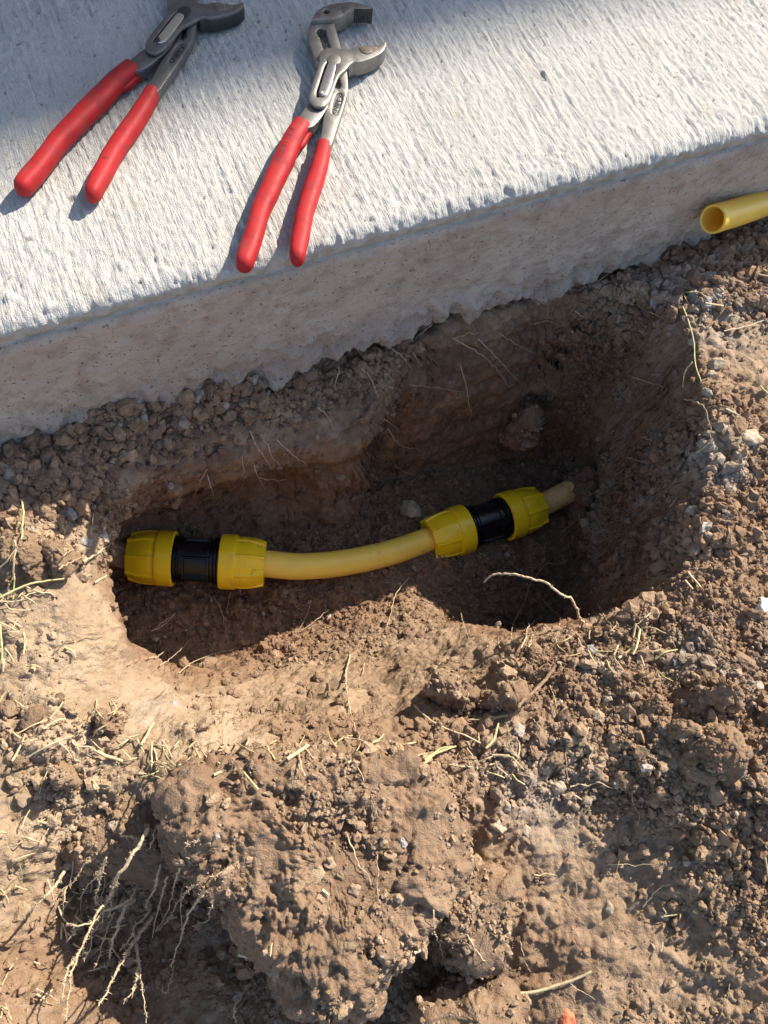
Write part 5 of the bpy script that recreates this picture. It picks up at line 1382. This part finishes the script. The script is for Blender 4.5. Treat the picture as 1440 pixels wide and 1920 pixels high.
for L, r, k, lift, lab in [
  ([(865, 280), (850, 350), (855, 420), (870, 500), (890, 560), (910, 590), (945, 605)], 1.0, 'r', .003, "long thick root lying down the middle of the sunlit slope"), ([(1095, 460), (1140, 505), (1200, 540), (1270, 565), (1340, 600)], 1.5, 'p', .004, "long pale straw slanting on the slope's right side"),
  ([(1290, 510), (1360, 510), (1425, 495)], .9, 's', .004, "straw crossing near the long pale straw's end"), ([(1125, 670), (1170, 630), (1240, 605)], 1.5, 'g', .005, "greenish bent straw right of the big front block's top"), ([(1130, 655), (1190, 612), (1235, 606)], 1.0, 'g', .006, "thinner twin of the greenish bent straw"), ([(835, 575), (890, 580), (945, 605)], .8, 'r', .003, "short root at the lower end of the slope's long root"),
  ([(360, 715), (430, 685), (515, 660)], 1.6, 'p', .004, "pale straw lying along the big block's top edge"), ([(640, 650), (715, 600)], 1.7, 'p', .005, "pale straw sticking up at the big block's top centre"), ([(255, 345), (310, 305), (370, 280), (455, 260)], .7, 'r', .004, "root lying along the shadow edge at the slope's left"),
  ([(1255, 110), (1265, 160), (1290, 230)], .5, 'r', .006, "thin root standing from the shadow dip on the right floor"), ([(1075, 5), (1030, 60), (1010, 130), (990, 200)], .6, 'r', .008, "thin root hanging in front of the bent pipe"), ([(380, 70), (410, 130), (420, 180), (435, 240)], .5, 'r', .004, "thin root on the shaded floor before the left coupling"), ([(440, 55), (425, 130)], .5, 'r', .004, "short root under the left coupling's second nut"),
  ([(790, 120), (740, 160), (685, 200)], .6, 'r', .004, "slanting root on the shaded floor below the bent pipe"), ([(725, 100), (700, 160), (680, 195)], .4, 'r', .004, "fine root crossing the slanting root below the pipe"), ([(130, 595), (165, 520)], 1.6, 's', .006, "fat straw stub leaning on the lit bank left of the slope"), ([(160, 590), (160, 690)], 1.2, 's', .006, "upright straw stub beside the leaning one, above the shaded clod"),
  ([(210, 720), (245, 775)], 1.3, 's', .004, "straw piece at the top of the rooty hollow"), ([(1265, 480), (1285, 420), (1275, 350)], .4, 'r', .003, "fine root on the slope's broken right edge"), ([(915, 310), (910, 350)], .8, 's', .003, "tiny straw on the slope by its long root"), ([(160, 195), (200, 165), (245, 130)], .8, 'r', .004, "twig on the shaded floor left, below the left coupling"), ([(1165, 330), (1210, 290)], .5, 'r', .003, "twig on the bright right part of the slope")]:
    if k == 'r': root(cE_(L), r * .8, lift, lab, "roots and straw on the sunlit slope")
    else: straw(cE_(L), r * .52, lift, lab, "roots and straw on the sunlit slope", {'p': MAT_STRAW_P, 's': MAT_STRAW, 'g': MAT_STRAW_G}[k])
for L, r, k, lift, lab in [
  ([(135, 190), (145, 260), (140, 350), (135, 440)], 1.0, 'g', .012, "upright greenish straw across the left rubble's shadow edge"), ([(0, 795), (100, 745), (210, 705), (400, 680)], 1.3, 'g', .006, "long greenish straw at the left edge pointing to the hole"), ([(85, 680), (85, 560), (100, 490), (90, 440)], 1.0, 's', .005, "straw standing on the crumbly left edge clod"), ([(0, 610), (50, 560), (100, 490)], .9, 's', .005, "slanting straw on the crumbly left edge clod"),
  ([(515, 575), (600, 525), (690, 460)], 1.4, 'r', .005, "thick cut root end at the hole's left lip beside the muddy pipe"), ([(660, 440), (690, 400), (700, 380)], 1.1, 'r', .008, "curled dark root end above the muddy pipe"), ([(605, 500), (640, 540), (660, 600), (680, 640)], .6, 'r', .003, "thin root drooping below the cut root end"), ([(0, 950), (50, 975), (100, 1000)], .9, 's', .004, "short straw at the left edge below the long greenish one"),
  ([(400, 1105), (450, 1130), (470, 1165)], 1.1, 'g', .003, "small curved greenish leaf on the lit bank"), ([(145, 1010), (155, 1080), (145, 1145)], 1.3, 's', .004, "short upright straw at the left, below the greenish straw"), ([(0, 960), (10, 1080), (20, 1220)], 1.0, 'g', .006, "bent straw running down the left picture edge"), ([(110, 1640), (220, 1580), (310, 1545), (410, 1415)], .7, 's', .005, "long thin straw over the coarse soil at the left"),
  ([(270, 1610), (350, 1560), (410, 1545)], 1.3, 's', .004, "thicker straw beside the long thin one at the left"), ([(75, 1810), (120, 1730), (155, 1650)], 1.3, 'p', .004, "pale straw leaning at the lower left above the flat clod"), ([(170, 1790), (270, 1730), (350, 1690), (470, 1650)], .9, 'p', .005, "greyish straw above the flat faced pale clod"), ([(460, 1640), (450, 1690), (490, 1720), (560, 1725), (600, 1750)], .9, 'p', .004, "curly pale root tangle by the fat straw"),
  ([(600, 1750), (690, 1790), (760, 1810)], 1.8, 's', .004, "fat tan straw lying above the rooty hollow"), ([(875, 1710), (915, 1640), (955, 1570)], 1.6, 's', .006, "fat leaning straw at the left bank's foot"), ([(1300, 1905), (1340, 1880), (1390, 1860)], 1.4, 'p', .004, "pale straw tip at the big block's upper left"), ([(845, 1650), (870, 1720), (895, 1755)], .9, 's', .004, "thin straw left of the fat leaning one"),
  ([(330, 1140), (400, 1080), (480, 1060), (560, 1050), (640, 1040)], .5, 'd', .002, "thin dark branching root on the lit bank, upper one"), ([(790, 1220), (850, 1190), (910, 1180)], .5, 'd', .002, "thin dark root on the lit bank near the shadow"), ([(960, 1420), (1020, 1370), (1060, 1300)], .5, 'd', .002, "thin dark root low on the lit bank"), ([(920, 1170), (970, 1165), (1025, 1125)], .7, 'r', .005, "pale root poking over the hole's left edge"),
  ([(940, 1005), (1020, 965), (1090, 890)], .9, 'r', .004, "grey twig on the shaded floor left"), ([(990, 1220), (1100, 1140), (1185, 1050)], .6, 'r', .004, "long thin root on the dark floor's left end"), ([(690, 490), (750, 485), (830, 540)], .4, 'r', .010, "fine root trailing over the left yellow nut"), ([(1285, 0), (1240, 80), (1200, 190)], .5, 'r', .006, "fine root hanging from the far wall's lip, left strand"), ([(1285, 30), (1310, 110), (1330, 180)], .5, 'r', .006, "fine root hanging from the far wall's lip, right strand"),
  ([(585, 705), (630, 680), (660, 660)], 1.2, 'p', .004, "short pale straw on the lip left of the coupling"), ([(0, 820), (120, 815), (190, 770), (320, 765)], .8, 'p', .004, "pale straw below the long greenish one"), ([(365, 620), (430, 580), (500, 545)], .6, 'r', .004, "fine root by the narrow upright clod"), ([(30, 830), (70, 870), (190, 870)], .7, 's', .004, "thin straw bent round at the left edge"), ([(390, 540), (450, 500), (560, 490)], .5, 'r', .006, "fine root above the narrow upright clod"),
  ([(580, 280), (570, 380), (590, 460)], .5, 'r', .006, "thin root in the shade by the hole's left lip"), ([(0, 1440), (20, 1400), (40, 1380)], 1.2, 's', .004, "straw bit at the left edge, middle of the coarse soil"), ([(1170, 1730), (1200, 1700), (1230, 1690)], .9, 's', .003, "straw bit over the big block's left shoulder"), ([(700, 1530), (720, 1480), (690, 1430)], .9, 's', .003, "straw bit above the pitted tan clod"), ([(665, 330), (705, 335), (745, 365)], .6, 'r', .006, "pale fine root on the hole's far left corner")]:
    if k in 'rd': root(cF_(L), r * .75, lift, lab, "roots and straw left of the hole", MAT_ROOT_D if k == 'd' else None)
    else: straw(cF_(L), r * .62, lift, lab, "roots and straw left of the hole", {'p': MAT_STRAW_P, 's': MAT_STRAW, 'g': MAT_STRAW_G}[k])
for q, L, r, lab in [
  ('G', [(130, 660), (165, 740), (200, 790), (240, 855)], .6, "first of the fine roots tufted on the far wall's lip"), ('G', [(185, 680), (225, 750), (245, 800), (280, 830)], .6, "second fine root of the tuft on the far wall's lip"), ('G', [(150, 830), (165, 880), (210, 960)], .5, "fine root drooping below the pale twig under the lip"), ('G', [(170, 895), (230, 905), (310, 908)], 1.0, "pale level twig under the far wall's lip"),
  ('G', [(265, 705), (320, 760), (370, 800), (410, 825)], .6, "slanting fine root right of the lip tuft"), ('G', [(90, 790), (100, 860), (120, 910)], .45, "fine root at the left end of the lip tuft"), ('G', [(470, 545), (520, 590), (550, 660)], .6, "fine root on the bulge of the far wall"), ('G', [(690, 350), (740, 410), (770, 490)], .7, "root beside the stones in the far wall's centre"),
  ('G', [(645, 215), (690, 285)], .8, "short pale root under the slab drips"), ('G', [(575, 340), (565, 400), (545, 440)], .8, "short bent root below the slab drips"), ('G', [(1140, 195), (1220, 240), (1300, 290), (1370, 360), (1425, 445)], .8, "long pale root slanting down the far wall's right half"), ('G', [(1180, 330), (1210, 430), (1225, 530), (1235, 580), (1215, 640)], .8, "long root hanging straight down the far wall"),
  ('G', [(930, 430), (1050, 445), (1210, 470)], .5, "level thin root meeting the straight hanging root"), ('G', [(820, 650), (860, 710), (900, 740), (980, 755)], .7, "curved root low on the far wall's centre"), ('G', [(800, 600), (880, 660)], .5, "short root just above the curved low one"), ('G', [(855, 835), (900, 865), (945, 878)], .5, "tiny curved root at the foot of the far wall"), ('G', [(1270, 200), (1340, 270), (1440, 380), (1490, 430)], .7, "upper parallel root on the far wall's right half"),
  ('G', [(800, 230), (870, 270), (940, 350)], .6, "thin root under the slab, left of the long slanting pair"), ('G', [(945, 270), (990, 345)], .6, "short thin root left of the straight hanging root"), ('G', [(1040, 130), (1000, 160), (950, 210)], .8, "root tucked under the slab's bottom edge"), ('G', [(1150, 200), (1220, 175), (1290, 172)], .6, "thin level root just under the slab"),
  ('H', [(760, 605), (840, 630), (925, 655)], .9, "pale sunlit root sticking out of the right wall, top"), ('H', [(860, 590), (905, 600)], .8, "tiny pale root near the top one on the right wall"), ('H', [(810, 905), (870, 925)], 1.0, "pale sunlit stub in the middle of the right wall"), ('H', [(740, 1005), (800, 1025), (845, 1030)], 1.0, "pale sunlit stub low on the right wall"),
  ('H', [(480, 1250), (560, 1190), (650, 1150), (780, 1075)], .6, "thin dark root in the right wall above the old pipe"), ('H', [(400, 1385), (470, 1330), (500, 1300)], .5, "thin root below the old pipe"), ('H', [(495, 1290), (520, 1385)], .5, "fine root beside the thin one below the old pipe"), ('H', [(950, 1255), (990, 1200)], .8, "short pale root low in the right wall's corner"), ('H', [(700, 480), (730, 455)], .8, "tiny pale root high in the far right corner"), ('H', [(475, 275), (520, 305)], .7, "tiny pale root under the slab at the far right"), ('H', [(230, 930), (280, 955)], .7, "tiny root on the dark floor behind the right coupling"),
  ('H', [(100, 390), (180, 440), (300, 500)], .5, "fine root under the upper parallel root"), ('H', [(270, 340), (330, 325), (395, 345)], .5, "fine looped root at the far wall's top right"),
  ('H', [(1020, 715), (1110, 745), (1145, 820), (1155, 910)], .9, "root bending over the right rim beside the split twig"), ('H', [(1060, 530), (1020, 590), (1015, 660)], 1.0, "pale root hanging beside the tall dry stalk"), ('H', [(1185, 1100), (1230, 1050)], .7, "short pale root on the lower right rim"), ('H', [(1050, 1000), (1045, 950), (1060, 930)], .5, "thin root at the split twig's foot"), ('H', [(1015, 185), (995, 230), (1000, 260)], .6, "thin root at the tall dry stalk's top")]:
    root((cG_ if q == 'G' else cH_)(L), r * .72, .005, lab, "roots in the far and right walls", arch=.003)
for q, L, r, mt, lab in [
  ('H', [(1015, 255), (1050, 350), (1070, 440), (1075, 530), (1105, 630)], 1.3, MAT_STRAW_G, "tall dry stalk lying down the right rim of the hole"), ('H', [(1220, 375), (1340, 350), (1420, 320)], 1.2, MAT_STRAW_P, "pale straw on the smooth lit ground below the mortar lump"), ('H', [(1025, 180), (1100, 185), (1135, 210)], 1.3, MAT_STRAW, "tan straw leaf across the mortar lump's foot"), ('H', [(1125, 235), (1215, 250)], 1.8, MAT_STRAW, "fat straw piece under the mortar lump"), ('H', [(1010, 180), (1050, 250)], .9, MAT_STRAW, "thin straw joining the tall dry stalk's top"),
  ('H', [(1050, 1000), (1120, 960), (1165, 910)], 1.8, MAT_STRAW_P, "split twig lying beside the flat tan flake"), ('H', [(1400, 650), (1440, 690)], 1.6, MAT_STRAW_G, "yellowish leaf at the right picture edge"), ('H', [(1230, 765), (1300, 800)], 1.6, MAT_STRAW_P, "pale chip of straw on the right rim"), ('H', [(1385, 90), (1450, 105)], 1.6, MAT_STRAW_P, "pale leaf in the rubble at the right edge"),
  ('H', [(850, 280), (900, 305)], .9, MAT_STRAW, "thin straw in the rubble at the far right corner"), ('H', [(560, 150), (640, 90)], .9, MAT_STRAW, "thin straw poking up against the slab at the far right corner"),
  ('C', [(180, 1235), (280, 1225), (380, 1195), (470, 1165), (560, 1125)], 2.0, MAT_STRAW_P, "lone pale straw blade lying on the front ground"), ('C', [(1070, 820), (1090, 835)], 2.4, MAT_STRAW_G, "short cut straw bit on the trampled ground"), ('C', [(915, 805), (930, 835), (910, 855)], .9, MAT_STRAW_P, "tiny bent straw standing left of the cut bit"), ('C', [(905, 850), (985, 840)], .9, MAT_STRAW_P, "tiny level straw left of the cut bit"), ('C', [(1000, 835), (1000, 890)], 1.1, MAT_STRAW, "tiny upright straw beside the cut bit"), ('C', [(905, 1025), (915, 975)], 1.0, MAT_STRAW_P, "pale tiny straw below the bent tiny straw"), ('C', [(60, 42), (150, 45)], 1.3, MAT_STRAW_P, "pale straw chip above the pale stones on the front ground"), ('C', [(1425, 550), (1440, 640)], 1.6, MAT_STRAW, "straw at the right edge of the front ground"),
  ('B', [(0, 225), (80, 190), (175, 165)], 1.8, MAT_STRAW_P, "long pale straw on the big block's upper left edge"), ('B', [(335, 155), (430, 90)], 1.6, MAT_STRAW_P, "pale straw at an angle on the big block's top edge"), ('B', [(115, 1030), (155, 1045)], 2.0, MAT_STRAW_P, "short pale straw bit low left on the big block's face"), ('B', [(905, 1025), (940, 1010)], 1.8, MAT_STRAW_P, "short pale straw bit low right on the big block's face"), ('B', [(490, 740), (520, 765)], 1.8, MAT_STRAW_P, "tiny straw chip in the middle of the big block's face"), ('B', [(265, 980), (255, 1040)], .9, MAT_STRAW, "thin straw bit left of centre on the big block's face")]:
    straw({'H': cH_, 'C': cC_, 'B': cB_}[q](L), r * .50, .004, lab, "straw pieces on the right and front ground", mt)
# scattered dry grass, a few of each place looking alike
for (x0, y0, x1, y1), n_, a0, lab, grp in [
  ((0, 1090, 60, 1260), 16, 1.0, "grass stem in the tangle at the left picture edge", "dry grass at the left edge"), ((20, 1300, 300, 1470), 26, .6, "grass stem on the coarse soil at the left", "dry grass on the coarse soil left"),
  ((260, 1385, 560, 1450), 26, .3, "grass stem on the big block's top edge, left half", "dry grass on the block's top left"), ((560, 1385, 820, 1440), 12, .4, "grass stem on the big block's top edge, right half", "dry grass on the block's top right"),
  ((90, 1640, 210, 1780), 24, .8, "grass stem on the shaded ground below the smooth clod", "grass bits in the hollow"), ((0, 1480, 90, 1700), 14, .8, "grass stem on the lit ground left of the smooth clod", "dry grass at the lower left"), ((0, 1800, 90, 1915), 10, .8, "grass stem at the bottom left corner", "dry grass in the bottom left corner"),
  ((820, 1400, 980, 1500), 12, .5, "grass stem by the greenish bent straw", "dry grass by the greenish straw"), ((1020, 1180, 1240, 1260), 14, .3, "grass stem around the upright straw stubs", "dry grass round the straw stubs")]:
    for k in range(n_):
        x, y = random.uniform(x0, x1), random.uniform(y0, y1); L_ = random.uniform(14, 46); an = a0 * random.choice((-1, 1)) + random.gauss(0, .7) + (math.pi / 2 if random.random() < .3 else 0)
        dx, dy = L_ * math.cos(an), -L_ * math.sin(an); b_ = random.gauss(0, .07)
        Lp = [(x, y), (x + dx * .5 - dy * b_, y + dy * .5 + dx * b_), (x + dx, y + dy)]
        mt = random.choice((MAT_STRAW, MAT_STRAW, MAT_STRAW_P, MAT_STRAW_G, MAT_ROOT))
        cw = {"straw": "tan", "pale straw": "pale", "greenish straw": "yellowish", "root": "brownish"}[mt.name]
        lw = "very short" if L_ < 20 else "short" if L_ < 28 else "middling" if L_ < 37 else "long"
        lb_ = f"{lw} {cw} {lab}"
        straw(Lp, random.uniform(.30, .65), random.uniform(.001, .005), lb_, lb_ + "s", mt, arch=random.uniform(0, .004))
